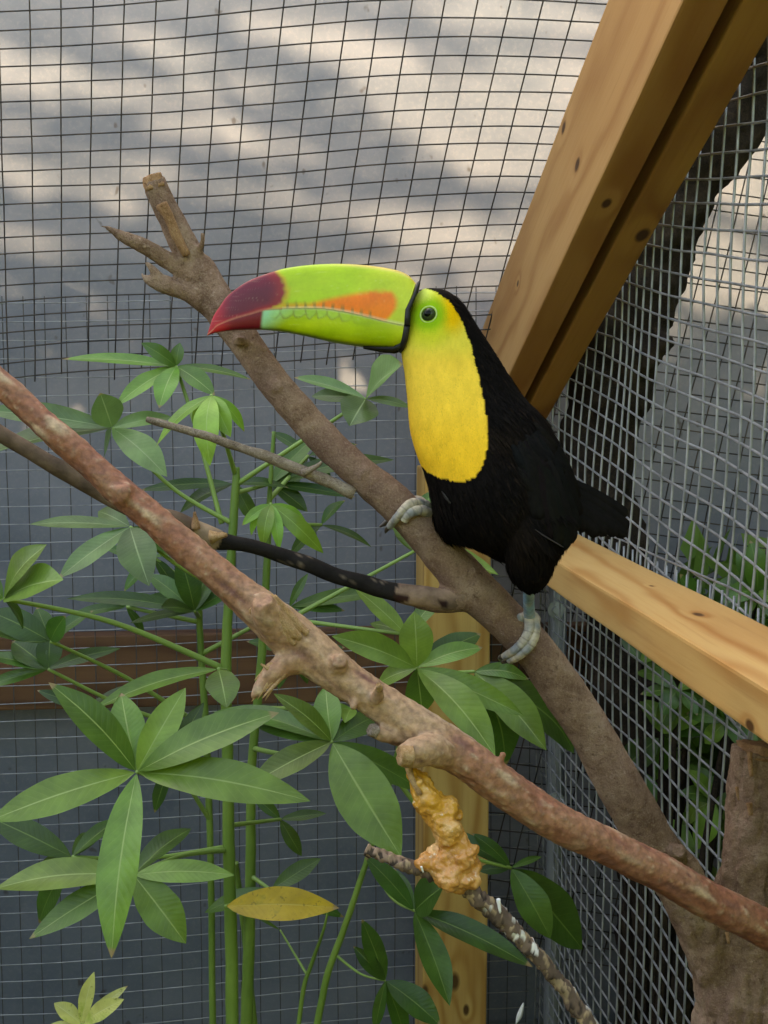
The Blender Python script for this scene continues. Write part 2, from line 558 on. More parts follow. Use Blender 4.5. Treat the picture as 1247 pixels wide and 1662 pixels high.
# ------------------------------------------------------------------ wire mesh
def wires(name, fn, s0, s1, ds, t0, t1, dt, rad, mat, label, seg=34, amp=0.0012, jagged=0.0, keep=None, colmat=None):
    """fn(s, t) -> world point; a welded mesh along s (rows) and t (columns)"""
    T = thing(name, label, 'wire mesh', fn((s0 + s1) / 2, t0), 'welded wire mesh panels')
    def build(nm, rows):
        V, F = [], []
        ns = int(round((s1 - s0) / ds)); nt_ = int(round((t1 - t0) / dt))
        for i in range((nt_ if rows else ns) + 1):
            path = []
            a, b = (s0, s1) if rows else (t0, t1)
            if jagged and not rows: a = a - random.random() * jagged
            ph = random.uniform(0, 100)
            for k in range(seg + 1):
                q = a + (b - a) * k / seg
                s_, t_ = (q, t0 + i * dt) if rows else (s0 + i * ds, q)
                p = fn(s_, t_)
                w = amp * noise.noise(Vector((q * 9, ph, 0)))
                w2 = amp * noise.noise(Vector((q * 9, ph, 50)))
                p = p + (ZV * w if rows else WU * w * 0.9 + WV * w * 0.4) + (WV * w2)
                if rows: p = p - WV * rad * 1.2 + WU * rad * 0.3
                path.append((p, rad))
            runs, cur = [], []
            for q in path:
                if keep is None or keep(q[0]):
                    cur.append(q)
                else:
                    runs.append(cur)
                    cur = []
            runs.append(cur)
            for run in runs:
                if len(run) < 2: continue
                v, f = sweep(run, 5)
                n = len(V)
                V += v
                F += [tuple(x + n for x in ff) for ff in f]
        o = mk(nm, V, F, mat if rows or colmat is None else colmat, T)
        tag(o, kind='stuff')
    build('row_wires', True)
    build('column_wires', False)
    return T

def bulge(a, b, sc=2.3, amp=0.012):
    return amp * noise.noise(Vector((a * sc, b * sc, 3.3)))

def f_low(s, t):
    return W(s, 1.948 + bulge(s, t), t + 0.010 * s + 0.006 * math.sin(s * 5))
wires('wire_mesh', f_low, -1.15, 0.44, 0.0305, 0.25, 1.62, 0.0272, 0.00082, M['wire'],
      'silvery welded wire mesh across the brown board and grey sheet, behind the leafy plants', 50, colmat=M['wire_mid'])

# dark roof mesh that slopes up from the rear wall
ca, cb = P(-160, 640, 1.88), P(1010, 560, 1.93)
cc, cd = P(-220, -190, 1.62), P(1330, -260, 1.50)
def f_roof(s, t):
    a = ca.lerp(cb, s); b = cc.lerp(cd, s)
    p = a.lerp(b, t)
    return p + ZV * (0.016 * math.sin(math.pi * min(1, s * 0.95)) + 0.006 * math.sin(s * 9 + t * 3)) + WV * (-0.01 * math.sin(math.pi * s) + bulge(s, t, 3, 0.010))
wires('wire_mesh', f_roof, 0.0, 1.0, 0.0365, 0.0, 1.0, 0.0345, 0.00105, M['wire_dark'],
      'wire mesh coloured dark as if backlit, sloping up above the bill, left of the rafter', 40, 0.0012, 0.03)

def below_rafter(p):
    v_ = p.dot(WV)
    va, vb = a0.dot(WV), a1.dot(WV)
    return p.z < a0.z + (va - v_) / (va - vb) * (a1.z - a0.z) + 0.05
def f_rup(s, t):
    k = (1.95 - s)
    sag = 0.13 * k + 0.05 * math.sin(k * 2.2) * (t - 1.25)
    return W(0.449 + 0.02 * math.sin((t - 1.25) * 3.4) * math.sin(min(k, 1.6) * 2.0) + bulge(s, t, 4, 0.012), s, t - sag + 0.08)
wires('wire_mesh', f_rup, 0.55, 1.95, 0.0335, 1.20, 2.35, 0.0262, 0.00145, M['wire'],
      'sagging silvery wire mesh right of the rafter and above the side rail', 110, 0.0015, keep=below_rafter)
def f_rlo(s, t):
    return W(0.452 + bulge(s, t, 4, 0.008), s, t)
wires('wire_mesh', f_rlo, 0.55, 1.95, 0.0320, 0.30, 1.29, 0.0262, 0.0013, M['wire'],
      'flat silvery wire mesh below the side rail, between corner post and tree trunk', 40, 0.001)
def f_out(s, t):
    a = math.radians(14)
    return W(0.5 + s * math.cos(a) + (t - 1) * math.sin(a) * 0.9, 1.93 + bulge(s, t, 3, 0.03) - 0.08 * s, 0.6 + t - s * math.sin(a) * 0.5)
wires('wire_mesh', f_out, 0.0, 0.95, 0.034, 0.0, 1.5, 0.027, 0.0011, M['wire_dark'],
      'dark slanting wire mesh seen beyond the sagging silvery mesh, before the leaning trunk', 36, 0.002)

# galvanised pole with bolts behind the lower right mesh
pc = P(905, 1100, 1.955)
pole = thing('metal_pole', 'thin grey metal pole with round bolts behind the wire mesh below the rail', 'pole', (pc.x, pc.y, 0))
v, f = sweep([(Vector((pc.x, pc.y, z)), 0.013) for z in (0, 0.4, 0.8, 1.2, 1.30)], 16)
mk('pole_tube', v, f, M['pole'], pole)
for py in (990, 1078, 1300):
    q = P(903, py, 1.925)
    v, f = sweep([(q, 0.0125), (q + FW * 0.004, 0.0125)], 20)
    wsh = mk('washer', v, f, M['pole'], pole, False)
    v, f = sweep([(q - FW * 0.007, 0.006), (q + FW * 0.002, 0.006)], 6)
    mk('bolt_head', v, f, M['pole'], wsh, False)

# leaning dark trunk outside the right mesh
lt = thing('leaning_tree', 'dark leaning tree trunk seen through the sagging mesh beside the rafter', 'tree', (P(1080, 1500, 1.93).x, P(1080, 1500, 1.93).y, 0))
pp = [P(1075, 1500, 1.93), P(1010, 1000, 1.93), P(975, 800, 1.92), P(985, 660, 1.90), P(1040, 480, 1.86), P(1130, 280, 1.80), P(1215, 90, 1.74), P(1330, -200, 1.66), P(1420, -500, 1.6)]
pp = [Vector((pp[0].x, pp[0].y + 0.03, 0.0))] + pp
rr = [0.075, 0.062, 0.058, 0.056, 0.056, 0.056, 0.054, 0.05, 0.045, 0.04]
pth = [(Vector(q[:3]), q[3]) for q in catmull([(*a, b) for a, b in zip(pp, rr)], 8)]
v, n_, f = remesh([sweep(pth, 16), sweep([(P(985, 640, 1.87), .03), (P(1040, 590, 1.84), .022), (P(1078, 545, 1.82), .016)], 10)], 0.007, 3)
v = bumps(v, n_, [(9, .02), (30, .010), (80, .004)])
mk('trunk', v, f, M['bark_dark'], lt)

# ================================================================== tree and added leaf screen beyond the sheet wall: they dapple and shade it
def sunpt(px, py, dist):
    return onwall(px, py, 2.012) + SDIR * dist
SU = (WU - SDIR * WU.dot(SDIR)).normalized()
SW = SDIR.cross(SU).normalized()
tb = sunpt(-620, 0, 3.0)
shade = thing('shade_tree', 'leafy tree beyond the grey sheet wall that dapples it with shade', 'tree', (tb.x, tb.y, 0))
v, f = sweep([(Vector((tb.x, tb.y, z)), 0.10 - 0.018 * z) for z in (0, 1, 2, 3, 4, 4.8)], 12)
mk('trunk', v, f, M['bark_dark'], shade)
def leafquads(V, F, p, d, l, w):
    s_ = d.cross(SDIR + Vector((random.uniform(-.5, .5), random.uniform(-.5, .5), random.uniform(-.5, .5)))).normalized() * w
    n = len(V)
    V += [p, p + d * l * .45 + s_, p + d * l, p + d * l * .45 - s_]
    F.append((n, n + 1, n + 2, n + 3))
BOUGHS = [(-60, 20, 300, 130, 40), (60, -30, 480, 90, 50), (-80, 150, 250, 240, 26), (180, 205, 480, 330, 46), (-60, 322, 240, 362, 40), (330, 60, 560, 160, 40), (400, 170, 700, 270, 40),
          (520, 290, 860, 345, 50), (560, 20, 720, 70, 46), (300, 330, 600, 390, 40), (880, -30, 1000, 20, 40), (150, 420, 560, 450, 46), (-80, 440, 300, 480, 60), (480, 400, 620, 400, 36), (560, 480, 800, 500, 40), (-80, 520, 900, 525, 70), (180, 480, 560, 500, 50),
          (-80, -60, 700, -20, 40), (-80, -150, 1200, -120, 70), (-80, -260, 1200, -230, 70), (-80, -380, 1200, -350, 70), (1000, 90, 1500, 210, 60), (1010, 330, 1400, 430, 70), (1000, 640, 1500, 720, 60), (950, 450, 1180, 540, 50),
          (660, 560, 1200, 580, 60), (-80, 560, 700, 560, 60)]
for (x0, y0, x1, y1, wd) in BOUGHS:
    dist = random.uniform(2.6, 3.4)
    st, en = sunpt(x0, y0, dist), sunpt(x1, y1, dist)
    V, F = sweep([(Vector((tb.x, tb.y, min(4.6, max(1.5, st.z + 0.1)))), .012), (st, .009), (st.lerp(en, .5), .007), (en, .003)], 6)
    ln = (en - st).length
    for k in range(int(ln * 90) + 6):
        t = random.random()
        p = st.lerp(en, t) + (SW * random.gauss(0, .3) + SU * random.gauss(0, .4) + SDIR * random.gauss(0, 2.0)) * (wd * .00096)
        d = ((en - st).normalized() * random.choice((-1, 1)) + Vector((random.gauss(0, .12), random.gauss(0, .12), random.gauss(0, .12)))).normalized()
        leafquads(V, F, p, d, random.uniform(.06, .12), .010)
    o = mk('bough', V, F, M['leaf_dark'], shade)
hz = thing('added_hedge', 'unseen leafy screen added behind the grey sheet wall to shade its lower part', 'added_hedge', W(0.3, 3.1, 0))
V, F = [], []  # added leaf screen; its height sets the shade edge on the sheet
HT = onwall(300, 590, 2.012) + SDIR * (1.0 / SDIR.dot(WV))
hh = HT.z - 0.16
for k in range(26000):
    p = W(random.uniform(-3.2, 3.2), random.uniform(2.75, 3.2), 0.05 + (hh - 0.05) * random.random() ** 0.8)
    p.z += 0.06 * noise.noise(p * 3)
    d = Vector((random.gauss(0, 1), random.gauss(0, 1), random.gauss(0, 1))).normalized()
    leafquads(V, F, p, d, random.uniform(.09, .15), .05)
tag(mk('added_foliage', V, F, M['leaf_dark'], hz), kind='stuff')
hz3 = thing('added_hedge', 'unseen leafy screen added opposite the sheet wall to cut low sky light', 'added_hedge', W(0, -2.6, 0))
V, F = [], []  # added out of view to block low light from behind the camera
for k in range(15000):
    p = W(random.uniform(-3, 2.6), random.uniform(-2.9, -2.4), 0.05 + 2.5 * random.random())
    d = Vector((random.gauss(0, 1), random.gauss(0, 1), random.gauss(0, 1))).normalized()
    leafquads(V, F, p, d, random.uniform(.12, .2), .06)
tag(mk('added_foliage', V, F, M['leaf_dark'], hz3), kind='stuff')
for u in (-2.6, -1.3, 0, 1.3):
    v, f = sweep([(W(u, -2.65, 0), .035), (W(u, -2.65, 2.1), .012)], 8)
    mk('stem', v, f, M['bark_dark'], hz3)
hz4 = thing('added_hedge', 'unseen leafy screen added left of the aviary to cut low sky light', 'added_hedge', W(-2.9, 0, 0))
V, F = [], []  # added out of view to cut fill light from the left
for k in range(12000):
    p = W(random.uniform(-3.2, -2.7), random.uniform(-2.2, 1.9), 0.05 + 2.2 * random.random())
    d = Vector((random.gauss(0, 1), random.gauss(0, 1), random.gauss(0, 1))).normalized()
    leafquads(V, F, p, d, random.uniform(.12, .2), .06)
tag(mk('added_foliage', V, F, M['leaf_dark'], hz4), kind='stuff')
for vv_ in (-1.6, -.5, .6, 1.6):
    v, f = sweep([(W(-2.95, vv_, 0), .035), (W(-2.95, vv_, 1.9), .012)], 8)
    mk('stem', v, f, M['bark_dark'], hz4)
hz2 = thing('added_hedge', 'unseen dark leafy screen added right of the aviary to block side light', 'added_hedge', W(2.3, 0.3, 0))
V, F = [], []  # added out of view so undersides and right faces get less light
for k in range(16000):
    p = W(random.uniform(2.0, 2.5), random.uniform(-2.2, 2.0), 0.05 + 3.1 * random.random())
    d = Vector((random.gauss(0, 1), random.gauss(0, 1), random.gauss(0, 1))).normalized()
    leafquads(V, F, p, d, random.uniform(.10, .18), .055)
tag(mk('added_foliage', V, F, M['leaf_dark'], hz2), kind='stuff')
for vv_ in (-1.8, -.9, 0, .9, 1.8):
    v, f = sweep([(W(2.25, vv_, 0), .035), (W(2.27, vv_, 2.6), .012)], 8)
    mk('stem', v, f, M['bark_dark'], hz2)
for u in (-2.8, -2, -1.2, -.4, .4, 1.2, 2, 2.8):
    v, f = sweep([(W(u, 3.05, 0), .03), (W(u + .05, 3.05, hh * .8), .012)], 8)
    mk('stem', v, f, M['bark_dark'], hz)

# ================================================================== perch tree (trunk, perching limb, cut stubs)
ptree = thing('perch_tree', 'brown tree with forked trunk and long leaning limb that the toucan grips', 'tree', (P(1205, 1662, 1.04).x, P(1205, 1662, 1.04).y, 0))
limb = [(1200, 1660, 135, 1.04), (1176, 1575, 112, 1.035), (1118, 1460, 88, 1.02), (1062, 1370, 80, 1.01), (1015, 1290, 78, 1.0), (965, 1200, 76, .99), (918, 1125, 74, .98),
        (868, 1055, 70, .97), (805, 990, 72, .965), (745, 930, 74, .96), (692, 870, 66, .955), (640, 815, 64, .955), (580, 763, 58, .957), (522, 708, 56, .96), (470, 652, 54, .962),
        (430, 600, 55, .965), (397, 553, 56, .97), (368, 515, 58, .972), (343, 475, 62, .975), (325, 440, 58, .977), (318, 420, 44, .978)]
base = P(1205, 1640, 1.04)
trunk = [(Vector((base.x + .02, base.y + .02, 0.0)), .075), (Vector((base.x + .01, base.y, .3)), .06), (P(1210, 1720, 1.045), .043), (P(1206, 1620, 1.04), .041), (P(1212, 1530, 1.035), .034), (P(1220, 1440, 1.03), .0275),
         (P(1226, 1330, 1.025), .0235), (P(1234, 1214, 1.02), .0225)]
tr = [(Vector(q[:3]), q[3]) for q in catmull([(*a, b) for a, b in trunk], 6)]
stubs = [[(326, 450, 46, .977), (300, 400, 46, .975), (275, 350, 43, .97), (250, 298, 40, .965)],
         [(335, 470, 34, .975), (285, 432, 28, .968), (235, 400, 25, .96), (196, 382, 20, .955), (168, 366, 5, .952)],
         [(340, 500, 30, .972), (300, 475, 26, .966), (268, 462, 30, .962), (244, 456, 18, .96), (230, 445, 6, .958)],
         [(276, 470, 16, .962), (256, 446, 14, .958), (236, 425, 6, .955)],
         [(322, 412, 14, .97), (329, 392, 11, .965), (329, 378, 10, .963)]]
knobs = [[(388, 560, 26, .957), (388, 545, 20, .955)], [(448, 632, 32, .958), (447, 624, 20, .949)], [(588, 768, 34, .952), (596, 770, 22, .943)],
         [(680, 850, 26, .955), (700, 838, 10, .945)], [(762, 940, 26, .96), (770, 925, 12, .945)], [(1100, 1392, 40, 1.0), (1102, 1380, 26, .985)]]
side_root = [(672, 968, 36, .952), (715, 974, 42, .955), (760, 968, 50, .96)]
parts = [sweep([(a, r * .96) for a, r in pxpath(limb)], 22), sweep(tr, 24), sweep(pxpath(side_root), 16)]
parts += [sweep(pxpath(s, 4), 12, True, 0.003) for s in stubs] + [sweep(pxpath(k, 3), 10) for k in knobs]
v, n_, f = remesh(parts, 0.0019, 3)
def sm_(a, b, x):
    t = max(0, min(1, (x - a) / (b - a)))
    return t * t * (3 - 2 * t)
v2 = []
for p, n in zip(v, n_):
    big = .45 + .9 * sm_(.20, .27, p.x) * sm_(1.25, 1.15, p.z)
    am = big * (.0022 * noise.noise(p * 26) + .0017 * noise.noise(Vector((p.x * 110, p.y * 110, p.z * 45))) + .0007 * noise.noise(p * 220)) - max(0, big - .5) * .0050 * max(0, .35 - abs(noise.noise(Vector((p.x * 75, p.y * 75, p.z * 22))))) * 2
    v2.append(p + n * am)
mk('trunk', v2, f, M['bark_trunk' if False else 'bark_perch'], ptree)
def facet(name, c0, c1, r0, r1, mat, parent, ring=6):
    """rough piece of bared wood between two points"""
    path = [(c0.lerp(c1, t), (r0 + (r1 - r0) * t) * (1 + .12 * noise.noise(c0 * 300 + Vector((t * 9, 0, 0)))) * (1 if .02 < t < .98 else .8)) for t in (0, .04, .2, .4, .6, .8, .97, 1)]
    v, f = sweep(path, 14, True, 0.0008)
    ax = (c1 - c0).normalized()
    out = []
    for q in v:
        rad = (q - c0) - ax * (q - c0).dot(ax)
        s_ = q - ax * (q - c0).dot(ax) * .8
        out.append(q + rad * (.38 * noise.noise(s_ * 420) + .16 * noise.noise(q * 700)))
    return mk(name, out, f, mat, parent, True)
facet('cut_end', P(254, 308, .964), P(246, 284, .963), .0080, .0062, M['cutwood'], ptree)
facet('stripped_wood', P(262, 330, .955), P(303, 415, .962), .0045, .0028, M['cutwood'], ptree, 7)
facet('cut_end', P(1238, 1230, 1.02), P(1241, 1208, 1.02), .021, .020, M['cutwood'], ptree, 11)
for (x, y, w, h) in ((1217, 1240, 18, 40), (1196, 1288, 10, 22), (1216, 1313, 18, 20), (1180, 1522, 12, 18)):
    facet('bark_scar', P(x, y - h / 2, .993), P(x + 3, y + h / 2, .992), w * .00014, w * .00008, M['cutwood'], ptree, 6)
# thin dry twig that grows from the perching limb
v, f = sweep(pxpath([(238, 680, 9, .93), (262, 687, 12, .93), (330, 706, 14, .935), (395, 728, 15, .94), (430, 740, 18, .942), (500, 768, 19, .95), (575, 800, 22, .955)], 6), 12)
v = [q + Vector((0, 0, .0009 * noise.noise(q * 90))) for q in v]
tw = mk('twig', v, f, M['bark_twig'], ptree)
v, f = sweep(pxpath([(492, 768, 14, .943), (512, 758, 8, .938), (522, 750, 5, .935)], 3), 8)
mk('thorn', v, f, M['bark_twig'], tw)
# dead side branch: brown, then black, then stripped tan where it joins the limb
db = pxpath([(-60, 672, 24, .90), (0, 703, 26, .905), (70, 745, 28, .91), (150, 790, 30, .915), (230, 832, 31, .92), (290, 848, 33, .925), (325, 866, 36, .93), (352, 876, 34, .93), (385, 882, 24, .93),
             (450, 898, 25, .935), (530, 928, 26, .94), (610, 953, 28, .945), (660, 964, 34, .948), (715, 973, 36, .952), (750, 968, 38, .957)], 10)
v, f = sweep(db, 18)
cols, vv = [], []
for q in v:
    r = q - EYE
    d = r.dot(FW)
    px = 623.5 + r.dot(RT) / d * FPX
    nn = noise.noise(q * 60)
    vv.append(q + Vector((0, 0, 1)) * (.0016 * noise.noise(q * 45)) - FW * (.001 * noise.noise(q * 120)))
    py = 831 - r.dot(UPV) / d * FPX
    if px < 318 + 14 * nn: c = (.115, .072, .045)
    elif px < 362 + 20 * nn: c = (.26, .175, .105)
    elif px < 640 + 18 * nn + (962 - py) * 0.3:
        c = (.012, .009, .007) if noise.noise(q * 110) + .8 * noise.noise(q * 420) < .52 else (.10, .072, .05)
    else: c = (.24, .15, .10) if noise.noise(q * 55 + Vector((4, 0, 0))) < .42 else (.035, .014, .01)
    cols.append(c)
mk('dead_branch', vv, f, M['bark_dead'], ptree, True, cols)
facet('splinter', P(318, 858, .918), P(316, 831, .915), .0035, .001, M['cutwood'], ptree)
facet('splinter', P(340, 872, .914), P(368, 868, .914), .0055, .0015, M['cutpale'], ptree)

# ================================================================== front branch, reddish
fb = thing('bare_branch', 'long reddish bare branch with cut stubs crossing in front of the perch', 'branch', P(560, 1100, .8))
DF = .80
mainp = [(-70, 552, 42, .80), (0, 622, 42, .80), (60, 676, 43, .80), (130, 738, 46, .80), (200, 800, 50, .80), (290, 878, 52, .80), (370, 946, 56, .80), (435, 1000, 64, .80), (495, 1052, 74, .80), (560, 1102, 66, .80),
         (630, 1148, 64, .80), (690, 1192, 70, .80), (760, 1236, 68, .80), (830, 1286, 62, .805), (900, 1331, 58, .81), (980, 1372, 58, .82), (1060, 1410, 60, .83), (1140, 1454, 62, .84), (1247, 1510, 62, .85), (1330, 1548, 64, .86)]
stb = [[(470, 1045, 58, .797), (436, 1000, 50, .785), (426, 972, 34, .776)],
       [(500, 1060, 60, .80), (462, 1080, 42, .79), (440, 1096, 34, .786), (424, 1114, 22, .783), (412, 1130, 8, .78)],
       [(735, 1225, 60, .80), (700, 1218, 52, .785), (668, 1224, 42, .775), (650, 1226, 30, .772)],
       [(660, 1195, 40, .80), (628, 1194, 26, .79), (604, 1186, 20, .786)],
       [(808, 1262, 24, .80), (814, 1232, 12, .797), (817, 1222, 10, .797)],
       [(612, 1136, 24, .785), (616, 1114, 12, .776)],
       [(548, 1082, 36, .792), (552, 1072, 26, .7815)], [(205, 800, 40, .797), (194, 803, 30, .789)], [(575, 1140, 16, .79), (574, 1150, 10, .785)]]
parts = [sweep(pxpath(mainp, 8), 24)] + [sweep(pxpath(s, 4), 14, True, .0015) for s in stb]
v, n_, f = remesh(parts, 0.0016, 3)
cols, v2 = [], []
C3 = lambda a, b, t: tuple(x + (y - x) * max(0, min(1, t)) for x, y in zip(a, b))
for p, n in zip(v, n_):
    r = p - EYE
    d = r.dot(FW)
    px = 623.5 + r.dot(RT) / d * FPX
    py = 831 - r.dot(UPV) / d * FPX
    a = noise.noise(p * 30); l_ = p.x * .8 - p.z * .6; m_ = p.x * .6 + p.z * .8; b = noise.noise(Vector((l_ * 34, p.y * 150, m_ * 150))); c = noise.noise(Vector((l_ * 190, p.y * 420, m_ * 420)))
    v2.append(p + n * (.0013 * a + .0012 * b + .0007 * c))
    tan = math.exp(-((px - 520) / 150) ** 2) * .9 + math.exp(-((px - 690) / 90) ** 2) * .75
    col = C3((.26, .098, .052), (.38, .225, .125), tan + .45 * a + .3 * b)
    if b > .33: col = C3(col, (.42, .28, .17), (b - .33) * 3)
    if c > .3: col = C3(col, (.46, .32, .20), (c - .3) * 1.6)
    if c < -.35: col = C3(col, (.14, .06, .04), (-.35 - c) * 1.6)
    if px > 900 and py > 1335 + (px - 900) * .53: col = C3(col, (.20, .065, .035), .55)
    if b < -.3: col = C3(col, (.15, .062, .045), (-.3 - b) * 2.5)
    cols.append(col)
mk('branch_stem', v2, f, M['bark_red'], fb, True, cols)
for k in range(13):
    o_ = (k - 6) * 3.4
    e_ = random.uniform(-8, 8)
    facet('wood_fibre', P(426 + o_ * .75 + e_ * .4, 978 - o_ * .62 + e_ * .5, .7775 + abs(o_) * .00025), P(478 + o_ * .75 + e_, 1036 - o_ * .62 + e_, .7845 + abs(o_) * .0002), random.uniform(.0016, .0030), random.uniform(.0012, .0026), M['cutpale'], fb, 5)
for k in range(18):
    x, y = 436 + random.uniform(-14, 12), 1102 + random.uniform(-14, 10)
    facet('splinter', P(x + 16, y - 16, .786), P(x - random.uniform(4, 22), y + random.uniform(4, 30), .781 + random.uniform(-.003, .003)), .0026, .0003, M['cutpale'], fb, 5)
facet('splinter', P(436, 1086, .777), P(424, 1078, .776), .0014, .0006, M['cutpale'], fb, 5)
facet('cut_face', P(668, 1226, .770), P(648, 1226, .767), .0065, .0058, M['cutpale'], fb, 8)
facet('cut_face', P(616, 1118, .774), P(615, 1112, .770), .0022, .002, M['cutpale'], fb, 8)
facet('cut_face', P(612, 1188, .784), P(600, 1184, .782), .0042, .0034, M['bark_twig'], fb, 8)

# speckled broken twig that hangs below the front branch
st = thing('broken_twig', 'short broken twig spattered white, stuck through the orange fruit pulp', 'twig', P(760, 1440, .79))
tp = pxpath([(594, 1378, 15, .79), (640, 1398, 19, .79), (690, 1413, 22, .79), (750, 1438, 28, .792), (805, 1482, 30, .795), (860, 1540, 25, .80), (915, 1604, 25, .805), (972, 1690, 30, .81)], 10)
tp = [(Vector(q[:3]), q[3]) for q in catmull([(*a, b) for a, b in tp], 3)]
v, f = sweep(tp, 20)
cols = []
vv = []
for q in v:
    nn = .7 * noise.noise(q * 90) + .7 * noise.noise(q * 330); n2 = noise.noise(q * 120 + Vector((9, 0, 0))) + .5 * noise.noise(q * 330)
    r = q - EYE
    px = 623.5 + r.dot(RT) / r.dot(FW) * FPX
    c = (.13, .085, .06)
    if px < 655: c = (.25, .16, .11)
    if nn > .18: c = (.36, .25, .15)
    if nn < -.34: c = (.045, .03, .022)
    if n2 > .55 and px > 780: c = (.6, .56, .5)
    cols.append(c)
    vv.append(q + Vector((.3, .2, 1)) * (.0022 * nn + .001 * n2))
mk('twig_stem', vv, f, M['bark_dead'], st, True, cols)
for (x, y, w, h) in ((809, 1470, 7, 22), (684, 1411, 4, 9)):
    facet('white_dropping', P(x, y - h / 2, .776), P(x + 3, y + h / 2, .777), w * .00017, w * .00012, M['white'], st, 7)

# orange fruit pulp
b_ = NB('fruit_pulp')
c_ = b_.coord()
n1 = b_.noise(c_, 60, 6, .65); n2 = b_.noise(c_, 22, 3); n3 = b_.noise(c_, 200, 4)
sp = b_.n('ShaderNodeSeparateXYZ'); b_.put(sp.inputs[0], c_)
cc_ = b_.mix(b_.rng(sp.outputs[2], -.015, .025), (.52, .22, .050), (.60, .28, .028))
cc_ = b_.mix(b_.rng(n1, .5, .72, 0, .8), cc_, (.74, .48, .22))
cc_ = b_.mix(b_.rng(n1, .42, .28, 0, .8), cc_, (.26, .09, .03))
cc_ = b_.mix(b_.rng(n3, .64, .72, 0, .7), cc_, (.80, .68, .5))
M['pulp'] = b_.bsdf(cc_, .27, b_.bump(b_.math('ADD', n1, b_.math('MULTIPLY', n3, .5)), .8, .003), .5)
fr = thing('fruit_pulp', 'lumpy orange fruit pulp smeared below the reddish branch stub', 'fruit', P(720, 1440, .785))
lump = [(664, 1236, 10), (672, 1256, 12), (686, 1280, 20), (700, 1305, 30), (722, 1312, 24), (712, 1330, 26), (728, 1352, 26), (742, 1372, 26), (752, 1392, 26), (738, 1400, 30), (708, 1396, 20), (690, 1402, 16),
        (728, 1426, 26), (756, 1424, 22), (768, 1404, 16), (742, 1438, 14), (716, 1412, 22), (744, 1320, 10), (770, 1378, 10)]
parts = []
spine = catmull([(664, 1234, 9), (674, 1258, 13), (690, 1284, 21), (706, 1310, 30), (720, 1340, 27), (734, 1366, 25), (748, 1392, 25), (742, 1416, 24), (722, 1424, 20)], 4)
lump = lump + [(x + random.uniform(-3, 3), y, r * .9) for (x, y, r) in spine]
for (x, y, r) in lump:
    bm = bmesh.new()
    bmesh.ops.create_icosphere(bm, subdivisions=2, radius=r * .95 * .79 / FPX)
    c = P(x, y, .787 + random.uniform(-.004, .006))
    parts.append(([vv_.co + c for vv_ in bm.verts], [tuple(q.index for q in ff.verts) for ff in bm.faces]))
    bm.free()
v, n_, f = remesh(parts, .0010, 6)
v = bumps(v, n_, [(70, .0030), (170, .0020), (420, .0011)])
mk('pulp', v, f, M['pulp'], fr)
v, f = sweep(pxpath([(660, 1232, 14, .784), (668, 1262, 10, .782), (682, 1290, 8, .780)], 4), 8)
mk('peel', v, f, M['cutpale'], fr)

# ================================================================== the toucan
BD = 0.93                               # distance of its middle plane
BS = BD / FPX                           # metres per photograph pixel there
def B(x, y, z=0.0):
    """bird space: profile pixel x, y; z pixels away from the viewer"""
    return P(x, y, BD) + FW * (z * BS)
def toB(p):
    r = p - EYE
    z = r.dot(FW) - BD
    return 623.5 + r.dot(RT) / BS, 831 - r.dot(UPV) / BS, z / BS

toucan = thing('toucan', 'black toucan with yellow bib and huge green, orange and red bill gripping the perch', 'bird', B(760, 1000, 10))

def loft(sta, ring=32, zc=0.0, sq=1.0):
    """sta: (Lx, Ly, Rx, Ry, half depth, z offset)"""
    vs, fs = [], []
    st_ = catmull(sta, 5)
    for (lx, ly, rx, ry, hb, zo) in st_:
        for k in range(ring):
            a = 2 * math.pi * k / ring
            c, s = math.cos(a), math.sin(a)
            c = math.copysign(abs(c) ** sq, c); s = math.copysign(abs(s) ** sq, s)
            x = (lx + rx) / 2 + (rx - lx) / 2 * c
            y = (ly + ry) / 2 + (ry - ly) / 2 * c
            vs.append(B(x, y, zc + zo + hb * s))
    n = len(st_)
    for i in range(n - 1):
        for k in range(ring):
            k2 = (k + 1) % ring
            fs.append((i * ring + k, i * ring + k2, (i + 1) * ring + k2, (i + 1) * ring + k))
    fs.append(tuple(range(ring - 1, -1, -1)))
    fs.append(tuple(range((n - 1) * ring, n * ring)))
    return vs, fs

bodysta = [(683, 470, 700, 467, 8, 0), (672, 484, 728, 473, 28, 0), (664, 505, 752, 494, 40, 0), (657, 535, 772, 525, 47, 0), (651, 568, 794, 558, 50, 0), (656, 604, 818, 596, 54, 0),
           (661, 650, 846, 640, 62, 0), (665, 697, 886, 685, 74, 0), (676, 738, 914, 735, 84, 0), (691, 776, 931, 785, 90, 0), (700, 812, 937, 830, 88, 0), (709, 846, 928, 868, 78, 0),
           (732, 872, 908, 894, 62, 0), (775, 892, 890, 905, 40, 0), (800, 905, 870, 910, 20, 0)]
thigh = [(800, 820, 920, 830, 44, -42), (808, 870, 908, 880, 42, -46), (814, 900, 899, 904, 36, -46), (821, 930, 890, 932, 29, -44), (835, 949, 878, 949, 17, -42), (846, 957, 868, 956, 8, -42)]
thighf = [(705, 800, 790, 820, 34, 34), (704, 840, 772, 850, 32, 40), (712, 866, 758, 872, 22, 40), (722, 876, 745, 878, 8, 40)]
bv, bn, bf = remesh([loft(bodysta), loft(thigh, 20), loft(thighf, 20)], 0.0016, 10)
bib = [(640, 560), (640, 640), (640, 730), (676, 748), (692, 766), (715, 779), (745, 784), (765, 777), (778, 759), (785, 728), (785, 690), (780, 655), (774, 622), (768, 592), (760, 560), (751, 535), (742, 514), (728, 494),
       (708, 480), (692, 470), (684, 466), (640, 455)]
